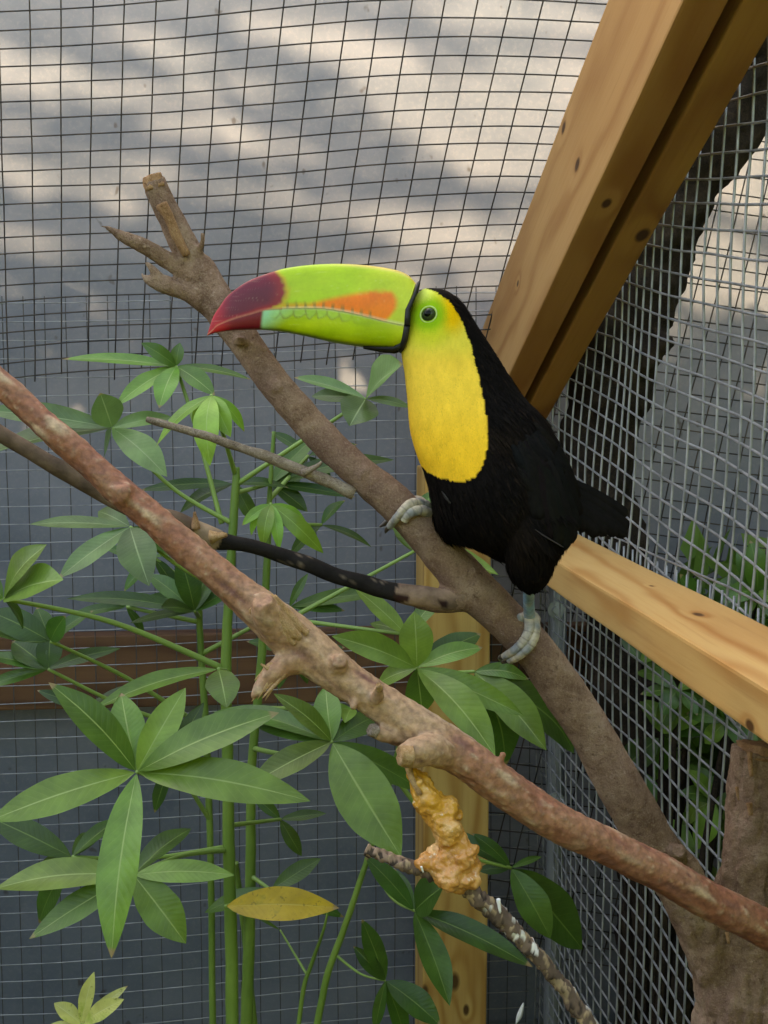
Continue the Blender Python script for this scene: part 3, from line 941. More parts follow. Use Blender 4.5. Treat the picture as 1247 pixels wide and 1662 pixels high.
def inpoly(x, y, poly):
    c = False
    n = len(poly)
    for i in range(n):
        x1, y1 = poly[i]; x2, y2 = poly[i - 1]
        if (y1 > y) != (y2 > y) and x < (x2 - x1) * (y - y1) / (y2 - y1) + x1:
            c = not c
    return c
def sm(a, b, x):
    t = max(0, min(1, (x - a) / (b - a)))
    return t * t * (3 - 2 * t)
def bodycol(x, y, jit=0.0):
    if not inpoly(x, y, bib):
        q = noise.noise(Vector((x * .02, y * .012, 3)))
        return (.0032 + .004 * max(0, q), .0023 + .0018 * max(0, q), .0019)
    c = C3((.83, .53, .062), (.85, .475, .034), sm(600, 760, y))
    c = C3(c, (.70, .55, .065), sm(600, 560, y))
    e = math.hypot(x - 694, (y - 518) * 0.92)
    c = C3(c, (.52, .50, .035), sm(58, 30, e))
    c = C3(c, (.72, .40, .012), sm(30, 8, math.hypot(x - 733, (y - 510) * .6)))
    c = C3(c, (.21, .38, .014), sm(38, 18, math.hypot(x - 694, (y - 516))))
    c = C3(c, (.52, .60, .10), sm(26, 4, math.hypot(x - 686, (y - 476))))
    k = 1 + .14 * noise.noise(Vector((x * .06, y * .03, 1))) + .10 * noise.noise(Vector((x * .25, y * .10, 4))) + jit
    return tuple(min(.95, q * k) for q in c)
cols = [bodycol(*toB(p)[:2]) for p in bv]
b_ = NB('plumage')
va = b_.n('ShaderNodeVertexColor', layer_name='Col').outputs[0]
cc_ = b_.coord()
nz = b_.noise(b_.mapv(cc_, (1, 1, .35)), 900, 3)
M['plumage'] = b_.bsdf(va, .75, b_.bump(nz, .35, .001), .05)
body = mk('body', bv, bf, M['plumage'], toucan, True, cols)
bvh = BVHTree.FromPolygons(bv, bf)

# feathers lying on the body (too fine to count): two layers, yellow and black
def plume(nm, count, want, lrange, wrange, lift):
    tri = []
    acc = []
    tot = 0
    for f in bf:
        a = (bv[f[1]] - bv[f[0]]).cross(bv[f[2]] - bv[f[0]]).length
        tot += a
        acc.append(tot)
    import bisect
    V, F, C = [], [], []
    for _ in range(count):
        i = bisect.bisect(acc, random.random() * tot)
        f = bf[min(i, len(bf) - 1)]
        w = [random.random() for _ in f]
        sw = sum(w)
        p = Vector((0, 0, 0)); n = Vector((0, 0, 0))
        for k, q in zip(f, w):
            p += bv[k] * (q / sw); n += bn[k] * (q / sw)
        n.normalize()
        x, y, z = toB(p)
        yel = inpoly(x, y, bib)
        if yel != want: continue
        if want and math.hypot(x - 694, y - 516) < 24: continue
        if y < 478: continue
        # plumage runs from the bill back over the head and down the body
        t = sm(560, 800, y)
        flow = RT * (.35 + .1 * t + (.5 if y < 560 else 0) * sm(600, 500, y)) - UPV * 1.0
        if not want: flow = RT * (.62 if y > 500 else 1.0) - UPV * (1.0 if y > 520 else .8)
        if y > 880 and x < 910: flow = -UPV + RT * .1
        flow = flow + Vector((random.gauss(0, .12), random.gauss(0, .12), random.gauss(0, .12)))
        d = (flow - n * flow.dot(n))
        if d.length < .1: continue
        d = (d.normalized() + n * random.uniform(*lift)).normalized()
        L = random.uniform(*lrange) * (.6 if y < 600 else 1.0) * (.55 if y > 905 else 1.0)
        if want:
            tx, ty, _z = toB(p + d * L)
            if not inpoly(tx, ty, bib): L *= .3
        s_ = d.cross(n).normalized() * random.uniform(*wrange)
        k = len(V)
        p = p - n * .0004
        m_ = p + d * L * .55 + n * .0004
        V += [p - s_ * .5, p + s_ * .5, m_ + s_, m_ - s_, p + d * L - n * .0003]
        F += [(k, k + 1, k + 2, k + 3), (k + 3, k + 2, k + 4)]
        c = bodycol(x, y, random.uniform(-.12, .08))
        if want: c = tuple(q for q in c)
        else:
            j = random.random()
            c = tuple(q * (.6 + 1.0 * j) for q in c)
            if random.random() < .05: c = (.010, .006, .004)
        C += [c] * 5
    o = mk(nm, V, F, M['plumage'], body, True, C)
    tag(o, kind='stuff')
plume('bib_feathers', 52000, True, (.003, .0062), (.00022, .00045), (.01, .07))
plume('body_feathers', 30000, False, (.008, .017), (.0004, .0010), (.02, .14))

# wing and tail: long overlapping blades
def blade(pts, width, mat, name, parent, col, bend=.0015):
    """pts: bird-space (x, y, z) centre line; a feather with a shaft and two vanes"""
    cl = [B(*p) for p in catmull(pts, 6)]
    V, F, C = [], [], []
    n = len(cl)
    for i, p in enumerate(cl):
        t = i / (n - 1)
        tg = (cl[min(i + 1, n - 1)] - cl[max(i - 1, 0)]).normalized()
        s_ = tg.cross(FW).normalized()
        w = width * BS * (min(1, .45 + t * 1.6)) * (max(0.06, 1 - max(0, (t - .86) / .14) ** 2.5))
        for k, q in enumerate((-1, -.5, 0, .5, 1)):
            V.append(p + s_ * (w * q) + FW * (bend * abs(q) ** 2 - .0006 * (1 - abs(q))) + tg * (.0010 * random.random() if abs(q) == 1 else 0))
            j = random.uniform(.7, 1.3)
            C.append(tuple(c_ * j for c_ in col))
    for i in range(n - 1):
        for k in range(4):
            a = i * 5 + k
            F.append((a, a + 1, a + 6, a + 5))
    o = mk(name, V, F, mat, parent, True, C)
    return o
M['flight'] = m_vcol('flight_feather', .62, .06, 300, .4, .3, 700)
BLK = (.0034, .0026, .0023)
for k, (ex, ey, z) in enumerate(((1019, 838, 2), (1021, 858, -2), (1016, 871, -6), (1003, 868, -10), (985, 866, -14), (970, 868, -18), (950, 858, -22))):
    sx, sy = 902 - 2 * k, 772 + 9 * k
    blade([(sx, sy, z - 14), (sx + (ex - sx) * .4, sy + (ey - sy) * .36, z - 6), (sx + (ex - sx) * .75, sy + (ey - sy) * .70, z), (ex, ey, z + 4)], 11, M['flight'], 'tail_feather', toucan, tuple(q * 1.3 for q in BLK), .0008)
def bsurf(x, y, lift=3, far=False):
    o = B(x, y, 400 if far else -400)
    hit = bvh.ray_cast(o, -FW if far else FW)
    if hit[0] is None: return (x, y, 0)
    z = toB(hit[0])[2]
    return (x, y, z + (lift if far else -lift))
for far in (False, True):
    wing = None
    rows = [(6, (850, 662), (930, 790), (905, 850), 60, 14), (7, (815, 660), (900, 850), (875, 800), 90, 13)]
    tips = [(929, 815), (932, 840), (928, 862), (920, 880), (908, 890), (896, 884), (885, 872), (876, 858), (868, 842)]
    for k, (ex, ey) in enumerate(tips):
        t = k / 8
        sx, sy = 868 - 34 * t, 700 + 26 * t
        pts = [bsurf(sx, sy, 3 + k * .3, far), bsurf(sx + (ex - sx) * .35 + 8 * (1 - t), sy + (ey - sy) * .35, 4 + k * .3, far), bsurf(sx + (ex - sx) * .7 + 5 * (1 - t), sy + (ey - sy) * .7, 5 + k * .3, far)]
        zl = pts[-1][2]
        pts.append((ex, ey, zl + (-10 if far else 10) * (1 - t)))
        if wing is None:
            wing = blade(pts, 13, M['flight'], 'wing', toucan, tuple(q * 1.15 for q in BLK))
        else:
            blade(pts, 13, M['flight'], 'flight_feather', wing, tuple(q * random.uniform(.9, 1.5) for q in BLK))
    for k in range(22):
        t = random.random(); u = random.random()
        sx, sy = 806 + 60 * t + 10 * u, 640 + 120 * u + 30 * t
        ex, ey = sx + 22 + 16 * t, sy + 46
        blade([bsurf(sx, sy, 4, far), bsurf((sx + ex) / 2, (sy + ey) / 2, 6, far), bsurf(ex, ey, 6, far)], 9, M['flight'], 'covert_feather', wing, tuple(q * random.uniform(.8, 1.4) for q in BLK))
blade([bsurf(858, 858, 5), bsurf(875, 870, 8), (903, 886, bsurf(890, 880, 9)[2])], 1.2, M['flight'], 'stray_feather', toucan, (.06, .05, .045))
blade([bsurf(715, 798, 3), bsurf(722, 808, 4), bsurf(729, 818, 3)], 3, M['flight'], 'stray_feather', toucan, (.025, .022, .02))

# bill
topc = [(336, 545), (346, 515), (358, 496), (371, 479), (400, 458), (432, 445), (464, 436), (500, 431), (538, 429), (577, 430), (615, 434), (645, 440), (664, 449), (677, 464)]
botc = [(336, 545), (352, 539.5), (384, 535.5), (423, 535), (458, 538), (500, 546), (545, 556), (593, 563), (640, 567), (662, 568)]
gapc = [(336, 544.5), (346, 536), (355, 528), (381, 518.5), (407, 512), (429, 506), (455, 504), (490, 503.5), (525, 504.5), (564, 511), (593, 518), (628, 527), (660, 534)]
def curve(c):
    pts = catmull(c, 12)
    return pts
def at(pts, x):
    for a, b in zip(pts, pts[1:]):
        if a[0] <= x <= b[0] + 1e-6:
            t = (x - a[0]) / max(1e-6, b[0] - a[0])
            return a[1] + (b[1] - a[1]) * t
    return pts[-1][1] if x > pts[-1][0] else pts[0][1]
TC, BC, GC = curve(topc), curve(botc), curve(gapc)
def xend(y):
    """edge where the bill meets the black band, at height y"""
    return at([(449, 679), (465, 674), (487, 667), (509, 657), (534, 656), (556, 652), (570, 646)], y)
def billcol(x, y, upper):
    n1 = noise.noise(Vector((x * .02, y * .05, 5))); n2 = noise.noise(Vector((x * .12, y * .12, 8)))
    gy = at(GC, min(x, 660))
    if upper:
        c = C3((.325, .475, .012), (.42, .475, .025), sm(540, 680, x) + .35 * n1)
        ty = at(TC, x)
        c = C3(c, (.62, .42, .07), sm(10, 1, y - ty) * sm(520, 600, x))
        c = C3(c, (.24, .45, .012), sm(24, 4, gy - y) * sm(560, 470, x) * .5)
        # orange flare
        cx, cy = 610, 500
        top_o = 476 + 26 * sm(600, 500, x) + 3 * n2
        if x < 600: top_o = 477 + (600 - x) ** 1.3 * .048
        o = sm(-4, 8, y - top_o) * sm(650 + 2 * n2, 637, x + (y - 497) ** 2 * .022) * sm(450, 530, x + n2 * 14) * sm(1, 5, gy + 1 - y + 4)
        o = max(o, .55 * sm(12, 4, gy - y) * sm(440, 470, x) * sm(600, 560, x))
        c = C3(c, (.80, .165 + .03 * n1, .003), o)
        # dark nicks above the cutting edge
        if 455 < x < 610 and gy - y < 13:
            q = math.sin(x * .42 + 1.2 * n1)
            c = C3(c, (.13, .12, .02), sm(.3, .8, q + .5 * n2) * sm(14 + 6 * n1, 2, gy - y) * .8)
        bx = 447 + 18 * math.sin(max(0, min(1, (y - 440) / 72)) * math.pi) + 3 * n2 - max(0, y - 495) * 1.6
        r = sm(4, -5, x - bx)
        edge = sm(12, -10, x - bx)
        c = C3(c, (.68, .10, .015), edge * (1 - r))
        red = C3((.115, .007, .018), (.40, .008, .014), sm(380, 340, x) + .5 * sm(8, 2, gy - y) + .25 * sm(7, 1, y - ty) + .15 * n1)
        red = C3(red, (.30, .018, .012), sm(-30, -2, x - bx) * .7)
        c = C3(c, red, r)
    else:
        c = C3((.26, .41, .009), (.36, .44, .016), .5 + .6 * n1 + sm(620, 660, x))
        c = C3(c, (.06, .12, .008), sm(5, 0, at(BC, x) - y) * .6)
        c = C3(c, (.22, .55, .32), sm(497, 440, x + (y - gy) * 1.2) * .85)
        if x < 600 and y - gy < 22:
            ph_ = (x + 6 * n1) % 19.0 - 9.5
            arc_ = (y - gy) - (15 + 3 * n2) * math.sqrt(max(0, 1 - (ph_ / 9.5) ** 2))
            c = C3(c, (.16, .17, .03), max(sm(4.0, 1.0, abs(arc_)), sm(2.5, .5, abs(abs(ph_) - 9)) * sm(14, 8, y - gy)) * sm(600, 540, x) * (.55 + .3 * n2) * sm(440, 455, x))
            if arc_ < 0: c = C3(c, (.30, .56, .10), .35 * sm(600, 520, x) * sm(430, 450, x))
        bx = 429 - (y - gy) * .15
        r = sm(4, -4, x - bx)
        c = C3(c, (.16, .006, .012), r)
        c = C3(c, (.42, .012, .016), sm(385, 345, x))
    ln = sm(2.2, .6, abs(y - gy))
    c = C3(c, (.62, .56, .30) if x > 460 else (.55, .20, .12), ln * .6)
    n3 = noise.noise(Vector((x * .03, y * .9, 11))); n4 = noise.noise(Vector((x * .35, y * .35, 2)))
    k = 1 + .10 * n1 + .05 * n2 + .07 * n3 + .06 * n4
    if n3 > .45: c = C3(c, (.55, .5, .3), (n3 - .45) * .5)
    return tuple(min(.95, q * k) for q in c)
def halfw(x):
    t = (x - 336) / (668 - 336)
    return 2.0 + 36 * (max(0, t) ** .72)
def bill_half(upper):
    V, F, C = [], [], []
    NX, NA = 260, 84
    for i in range(NX + 1):
        u = (i / NX)
        xs = 336.2 + (680 - 336.2) * (u ** 1.25)
        for k in range(NA + 1):
            a = math.pi * k / NA                # 0 near side, pi far side
            ca, sa = math.cos(a), math.sin(a)
            x = xs
            for _ in range(2):
                gy = at(GC, min(x, 660)); ey = at(TC, min(x, 677)) if upper else at(BC, min(x, 662))
                y = gy + (ey - gy) * (sa ** (.85 if upper else .75))
                x = min(xs, xend(y))
            hw = halfw(x) * (1.0 if upper else .93 + .02)
            z = -math.copysign(abs(ca) ** .62, ca) * hw
            V.append(B(x, y, z))
            C.append(billcol(x, y, upper))
    for i in range(NX):
        for k in range(NA):
            q = i * (NA + 1) + k
            F.append((q, q + 1, q + NA + 2, q + NA + 1) if upper else (q, q + NA + 1, q + NA + 2, q + 1))
    return V, F, C
M['bill'] = m_vcol('bill_horn', .38, .28, 40, .22, .12, 90)
bill = None
V, F, C = bill_half(True)
bill = mk('upper_bill', V, F, M['bill'], toucan, True, C)
V, F, C = bill_half(False)
lob = mk('lower_bill', V, F, M['bill'], toucan, True, C)
# black band round the base of the bill, following its last cross-section
UV_ = bill_half(True)[0]; LV_ = bill_half(False)[0]
NA = 84
ringp = [toB(q) for q in UV_[-(NA + 1):]] + [toB(q) for q in LV_[-(NA + 1):]][::-1][1:]
ringp = ringp[::3]
ringp.append(ringp[0])
path = [(B(x + 4.5, y, z * 1.01), (2.6 + 2.4 * sm(480, 530, y)) * BS) for (x, y, z) in ringp]
v, f = sweep(path, 10)
mk('bill_band', v, f, m_plain('band_black', (.010, .0085, .0075), .55, .3), toucan)
for sd in (-1, 1):
    path = [(B(x, y, sd * z), r * BS) for x, y, z, r in ((655, 560, 24, 6), (640, 568, 18, 4), (615, 566.5, 12, 3), (590, 563.5, 8, 1.6))]
    v, f = sweep(path, 8)
    mk('chin_line', v, f, bpy.data.materials['band_black'], lob)

# eyes
M['eye'] = NB('eye_dark')
M['eye'] = M['eye'].bsdf((.002, .003, .002), .03, None, .12)
M['iris'] = m_plain('iris_green', (.030, .045, .014), .06, .15)
M['eyering'] = m_plain('eye_ring', (.40, .50, .16), .45)
for far in (False, True):
    ex, ey, ez = bsurf(694, 516, 0, far)
    sg = 1 if far else -1
    nrm = bvh.ray_cast(B(694, 516, 400 * sg), -FW * sg)[1]
    c = B(ex, ey, ez) - nrm * .0030
    bm = bmesh.new()
    bmesh.ops.create_uvsphere(bm, u_segments=32, v_segments=20, radius=13.0 * BS)
    me_v = [q.co + c for q in bm.verts]
    me_f = [tuple(w.index for w in q.verts) for q in bm.faces]
    bm.free()
    eye = mk('eye', me_v, me_f, M['iris'], toucan)
    bm = bmesh.new()
    bmesh.ops.create_uvsphere(bm, u_segments=24, v_segments=16, radius=8.5 * BS)
    c2 = c + nrm * (5.4 * BS)
    mk('pupil', [q.co + c2 for q in bm.verts], [tuple(w.index for w in q.verts) for q in bm.faces], M['eye'], eye)
    bm.free()
    t1 = nrm.orthogonal().normalized(); t2 = nrm.cross(t1)
    cc2 = c + nrm * .0024
    for rr_, th, mm in ((13.4, 1.1, 'eyering'),):
        path = [(cc2 + (t1 * math.cos(a) + t2 * math.sin(a)) * rr_ * BS, th * BS) for a in [2 * math.pi * k / 36 for k in range(37)]]
        v, f = sweep(path, 8, False)
        mk('eye_ring', v, f, M[mm], eye)

# feet
M['foot'] = m_vcol('foot_skin', .6, .3, 240, .5, .4, 500)
M['claw'] = m_plain('claw_horn', (.045, .03, .022), .35, .5)
def scuted(pts, per=14, ringed=.07, pitch=10.5, tint=None):
    """pts (x, y, z, radius px) -> scaly toe with dark creases between the scutes"""
    out, L, last, cr = [], 0, None, []
    for (x, y, z, r) in catmull(pts, per):
        if last: L += math.dist(last, (x, y, z))
        last = (x, y, z)
        w = abs(math.sin((L / pitch + .35 * math.sin(L * .11)) * math.pi))
        out.append((B(x, y, z), r * BS * (1 + ringed * (w - .6))))
        cr.append(w)
    v, f = sweep(out, 12)
    C = []
    for i, q in enumerate(v):
        w = cr[i // 12]
        n = noise.noise(q * 130)
        c = C3((.20, .205, .20), (.42, .35, .25), .55 + 1.6 * n)
        if tint: c = C3(tint, c, .10 + .5 * n)
        C.append(C3((.13, .10, .075), c, sm(-.15, .3 + .3 * n, w)))
    return v, f, C
def foot(shank, sm_, toes, claws, hubs):
    v, f, C = scuted(shank, 12, .10, 9, sm_)
    leg = mk('leg', v, f, M['foot'], toucan, True, C)
    for t in toes:
        v, f, C = scuted(t)
        mk('toe', v, f, M['foot'], leg, True, C)
    for c in claws:
        v, f = sweep([(B(*q[:3]), q[3] * BS) for q in catmull(c, 5)], 8)
        mk('claw', v, f, M['claw'], leg)
    for (x, y, z, r) in hubs:
        bm = bmesh.new()
        bmesh.ops.create_icosphere(bm, subdivisions=3, radius=r * BS)
        c0 = B(x, y, z)
        mk('foot_pad', [q.co * 1.0 + c0 + q.co.normalized() * (.0009 * noise.noise(q.co * 700 + c0 * 50)) for q in bm.verts], [tuple(w.index for w in q.verts) for q in bm.faces], M['foot'], leg, True, [(.28, .26, .21)] * len(bm.verts))
        bm.free()
ZB = 78      # the limb's axis lies this far behind the bird's middle plane (pixels)
# near foot
foot([(855, 925, -40, 9.5), (856, 955, -25, 9.5), (861, 980, 20, 9), (866, 1005, 56, 10)], (.15, .27, .36),
     [[(864, 1000, 58, 10), (866, 1022, 50, 9.5), (858, 1042, 46, 9), (842, 1060, 50, 8), (826, 1074, 72, 7)],
      [(870, 1002, 60, 10), (875, 1024, 54, 9.5), (868, 1048, 46, 9), (850, 1068, 50, 8), (834, 1080, 70, 7)],
      [(862, 1006, 60, 9), (848, 1008, 60, 8.5), (839, 1000, 68, 8)],
      [(872, 1006, 64, 9), (881, 1014, 90, 8), (878, 1026, 118, 7)]],
     [[(828, 1072, 72, 5.5), (820, 1077, 84, 4.5), (821, 1083, 98, 1.5)], [(836, 1078, 70, 6), (824, 1083, 82, 4.5), (828, 1088, 96, 1.5)]],
     [(866, 1004, 60, 12), (867, 1012, 60, 11)])
# far foot
foot([(738, 868, 40, 8), (722, 862, 46, 8), (710, 846, 56, 8), (700, 832, 62, 8.5)], (.10, .12, .07),
     [[(704, 834, 56, 9.5), (690, 820, 40, 10), (668, 818, 24, 9), (650, 834, 18, 7.5), (632, 856, 40, 6)],
      [(702, 836, 46, 9), (684, 828, 24, 9), (664, 834, 16, 8), (656, 846, 20, 6.5)],
      [(700, 830, 66, 8.5), (688, 818, 84, 8), (674, 820, 110, 7)],
      [(700, 832, 60, 9), (682, 813, 62, 9), (662, 815, 66, 8), (646, 830, 78, 7)]],
     [[(634, 853, 40, 5), (628, 860, 44, 4), (626, 866, 50, 1.2)], [(648, 828, 78, 6), (628, 848, 84, 5), (616, 856, 86, 1.5)]],
     [(702, 833, 58, 11), (690, 824, 52, 11)])

# ================================================================== leafy plants
def leaflet(parent, base, tip, width, mat, arch=.06, fold=.18, nrm=None, twist=0.0, wave=.02, name='leaflet', peak=.52, tipsharp=.9):
    a = tip - base
    L = a.length
    if nrm is None:
        nrm = -FW * .7 + ZV * .7
    nrm = nrm + Vector((random.uniform(-.25, .25), random.uniform(-.2, .2), random.uniform(-.25, .25)))
    n = (nrm - a * (nrm.dot(a) / a.dot(a))).normalized()
    s_ = a.cross(n).normalized()
    NT, NX = 16, 8
    V, F, UV = [], [], []
    ph = random.uniform(0, 50)
    for i in range(NT + 1):
        t = i / NT
        # lanceolate outline, widest about the middle, drawn-out tip
        w = (t / peak) ** .75 if t < peak else max(0, (1 - (t - peak) / (1 - peak))) ** tipsharp
        w = math.sin(min(1, w) * math.pi / 2)
        w = max(w, .035) * width * .5 * (1 + .06 * noise.noise(Vector((t * 5, ph, 2))))
        if t > .985: w = width * .006
        for k in range(NX + 1):
            q = -1 + 2 * k / NX
            h = -abs(q) * 0 + fold * (abs(q) ** 1.3) * w + arch * L * math.sin(math.pi * t) - .5 * arch * L * t * t
            h += wave * width * noise.noise(Vector((t * 6, q * 1.4, ph))) * (0.3 + abs(q))
            th = twist * (t - .3)
            V.append(base + a * t + s_ * (q * w * math.cos(th)) + n * (h + q * w * math.sin(th)))
            UV.append((t, q))
    for i in range(NT):
        for k in range(NX):
            c = i * (NX + 1) + k
            F.append((c, c + 1, c + NX + 2, c + NX + 1))
    return mk(name, V, F, mat, parent, True, None, UV)

def palm_leaf(plant, c, d, tips, mat, stem_to=None, wr=.27, sag=0, stalk_w=7, arch=.06, seeddepth=.05, names=None):
    """palmate leaf: stalk from the stem to c, leaflets out to tips; tips (x, y[, depth offset[, width ratio[, material]]])"""
    cx, cy = c
    hub = P(cx, cy, d)
    if stem_to is not None:
        sx, sy, sd = stem_to
        mx, my = (cx + sx) / 2, (cy + sy) / 2 - sag
        path = pxpath([(sx, sy, stalk_w * 1.25, sd), (mx, my, stalk_w, (d + sd) / 2), (cx, cy, stalk_w * .8, d)], 8)
        if len(path) < 2: return
    else:
        path = pxpath([(cx, cy + 14, stalk_w, d + .03), (cx, cy, stalk_w * .8, d)], 6)
    v, f = sweep(path, 8)
    st_ = mk('leaf_stalk', v, f, M['petiole'], plant)
    for t in tips:
        x, y = t[0], t[1]
        dd = t[2] if len(t) > 2 and t[2] is not None else random.uniform(-seeddepth, seeddepth)
        w_ = t[3] if len(t) > 3 and t[3] is not None else wr * random.uniform(.92, 1.1)
        m_ = M[t[4]] if len(t) > 4 else mat
        tip = P(x, y, d + dd)
        L = (tip - hub).length
        leaflet(st_, hub + (tip - hub) * .015, tip, L * w_, m_, arch * random.uniform(.4, 1.3), random.uniform(.05, .35), twist=random.uniform(-.35, .35))
    return st_

def stemtube(plant, pts, per=8):
    path = [(a, r * .84) for a, r in pxpath(pts, per)]
    v, f = sweep(path, 12)
    v = [q + Vector((1, 0, 0)) * (.0006 * noise.noise(q * 60)) for q in v]
    return mk('stem', v, f, M['stem'], plant)

def toground(pts):
    """continue a stem down to the soil"""
    x, y, w, d = pts[0]
    return pts

def plant_at(label, px, py, d, name='cassava_plant', cat='plant', group='leafy plants before the rear mesh'):
    q = P(px, py, d)
    return thing(name, label, cat, (q.x, q.y, 0), group)
def rootstem(plant, px, d, w):
    q = P(px, 1712, d)
    v, f = sweep([(Vector((q.x, q.y, z)), .42 * w * d / FPX) for z in (0, .2, q.z + .01)], 12)
    mk('stem', v, f, M['stem'], plant)

SD = 1.32
p1 = plant_at('tall plant on the thickest green stem, hand-shaped leaves up to the dry twig', 378, 1662, SD)
rootstem(p1, 377, SD, 26)
stemtube(p1, [(377, 1725, 26, SD), (376, 1560, 25, SD), (373, 1440, 24, SD), (371, 1330, 23, SD), (369, 1200, 22, SD), (367, 1090, 21, SD), (371, 980, 19, SD), (378, 860, 17, SD), (383, 790, 16, SD), (384, 758, 12, SD)])
p2 = plant_at('slender green-stemmed plant beside the thickest stem, its leaflet yellowed', 402, 1662, 1.38)
rootstem(p2, 400, 1.38, 24)
stemtube(p2, [(398, 1725, 24, 1.38), (404, 1540, 23, 1.38), (407, 1400, 20, 1.38), (408, 1260, 18, 1.38), (420, 1120, 17, 1.38), (428, 1020, 16, 1.38), (434, 900, 14, 1.38), (438, 800, 10, 1.38), (445, 700, 7, 1.38)])
stemtube(p2, [(418, 1725, 16, 1.42), (402, 1560, 13, 1.42), (388, 1440, 11, 1.42), (384, 1400, 9, 1.41)])
p3 = plant_at('plant with a slanting green stem below the orange pulp, leaves against the post', 500, 1662, 1.30)
rootstem(p3, 503, 1.30, 15)
stemtube(p3, [(503, 1725, 15, 1.30), (530, 1590, 14, 1.30), (558, 1510, 13, 1.30), (585, 1430, 12, 1.30), (604, 1370, 11, 1.30), (628, 1290, 10, 1.30), (655, 1180, 9, 1.29), (674, 1100, 8, 1.27)])
stemtube(p3, [(478, 1725, 10, 1.36), (492, 1610, 9, 1.36), (508, 1560, 8, 1.36), (525, 1510, 6, 1.35), (532, 1480, 4, 1.35)])
p4 = plant_at('thin dark-stemmed plant left of the thickest stem, drooping leaves before the brown board', 326, 1300, 1.5)
rootstem(p4, 346, 1.5, 13)
stemtube(p4, [(346, 1725, 13, 1.5), (342, 1400, 13, 1.5), (335, 1200, 14, 1.5), (326, 1050, 13, 1.5), (322, 950, 11, 1.5), (318, 880, 8, 1.5)])

# ---- leaves of the tall plant
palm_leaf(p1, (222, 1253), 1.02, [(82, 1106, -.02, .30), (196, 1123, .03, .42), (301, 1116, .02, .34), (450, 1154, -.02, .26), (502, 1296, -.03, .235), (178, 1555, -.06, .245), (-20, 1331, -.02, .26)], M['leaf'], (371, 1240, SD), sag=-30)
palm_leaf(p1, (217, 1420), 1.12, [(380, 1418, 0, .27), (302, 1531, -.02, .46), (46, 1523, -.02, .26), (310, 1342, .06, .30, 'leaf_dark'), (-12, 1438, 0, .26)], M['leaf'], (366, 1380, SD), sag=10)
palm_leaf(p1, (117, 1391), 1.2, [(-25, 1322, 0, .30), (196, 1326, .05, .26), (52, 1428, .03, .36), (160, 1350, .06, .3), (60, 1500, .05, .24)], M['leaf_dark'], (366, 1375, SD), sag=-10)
palm_leaf(p1, (182, 694), 1.3, [(163, 638, -.02, .85), (271, 771, -.04, .36), (-30, 664, 0, .2), (-40, 742, .02, .26), (282, 676, .04, .28), (168, 752, .04, .42)], M['leaf_grey'], (378, 850, SD), sag=-20)
palm_leaf(p1, (343, 641), 1.22, [(250, 722, 0, .26), (338, 752, -.03, .36), (374, 708, -.02, .40), (400, 700, .02, .26), (312, 690, .02, .3)], M['leaf_young'], (382, 770, SD), sag=0, arch=.14)
palm_leaf(p1, (286, 594), 1.34, [(100, 581, .0, .16), (187, 657, -.02, .28), (258, 660, -.04, .40), (349, 640, -.02, .38), (408, 614, .03, .18), (230, 556, -.02, .42, 'leaf_dark'), (292, 556, .0, .55, 'leaf_dark')], M['leaf'], (360, 850, SD), sag=10)
palm_leaf(p1, (211, 855), 1.25, [(48, 849, 0, .19), (94, 938, -.04, .32), (241, 949, -.04, .52), (158, 828, .03, .38), (296, 905, .03, .3, 'leaf_dark')], M['leaf_grey'], (366, 960, SD), sag=-10)
palm_leaf(p1, (6, 972), 1.2, [(72, 882, -.02, .5), (100, 938, -.04, .55), (-60, 900, 0, .4), (-70, 990, 0, .4), (40, 1020, .03, .4, 'leaf_dark')], M['leaf'], (362, 1085, SD), sag=18, stalk_w=9)
palm_leaf(p1, (380, 785), 1.36, [(226, 794, 0, .15), (290, 830, .03, .25), (470, 790, .03, .25), (415, 850, .0, .35)], M['leaf_dark'], (380, 810, SD))
palm_leaf(p1, (440, 785), 1.42, [(578, 806, 0, .15), (640, 742, .02, .16), (500, 830, .0, .42), (520, 700, .02, .3)], M['leaf_dark'], (384, 800, SD))
palm_leaf(p1, (355, 1086), 1.26, [(152, 1146, -.05, .17), (368, 1147, -.04, .62)], M['leaf'], (368, 1090, SD), stalk_w=8)
palm_leaf(p1, (594, 647), 1.30, [(478, 611, 0, .25), (505, 642, .02, .32), (652, 590, -.05, .75), (568, 690, -.04, .75), (668, 660, 0, .22)], M['leaf_grey'], (386, 785, SD), sag=0, wr=.4)
palm_leaf(p1, (672, 895), 1.42, [(700, 795, .02, .45), (640, 860, .02, .3), (810, 930, -.01, .34), (620, 790, .02, .3)], M['leaf'], (470, 1005, SD + .05), sag=0)
# ---- leaves of the slender plant
palm_leaf(p2, (539, 1204), 1.16, [(447, 1125, -.02, .30), (528, 1112, .03, .45), (612, 1160, .05, .36, 'leaf_dark'), (690, 1284, .03, .24, 'leaf_dark'), (650, 1390, -.05, .42), (404, 1274, -.03, .34), (408, 1172, .03, .30, 'leaf_dark'), (345, 1150, .05, .20, 'leaf_dark')], M['leaf'], (412, 1215, 1.38), sag=-15)
palm_leaf(p2, (440, 818), 1.30, [(392, 852, 0, .34), (426, 886, -.02, .36), (454, 892, -.02, .26), (526, 897, 0, .26), (500, 850, .02, .3), (404, 870, .02, .2)], M['leaf_young'], (434, 860, 1.38), arch=.16)
palm_leaf(p2, (366, 1471), 1.22, [(550, 1472, -.01, .31, 'leaf_yellow')], M['leaf_yellow'], (404, 1462, 1.38))
palm_leaf(p2, (440, 1445), 1.36, [(521, 1393, 0, .32), (560, 1488, .03, .2), (330, 1480, .02, .25)], M['leaf_dark'], (405, 1420, 1.38))
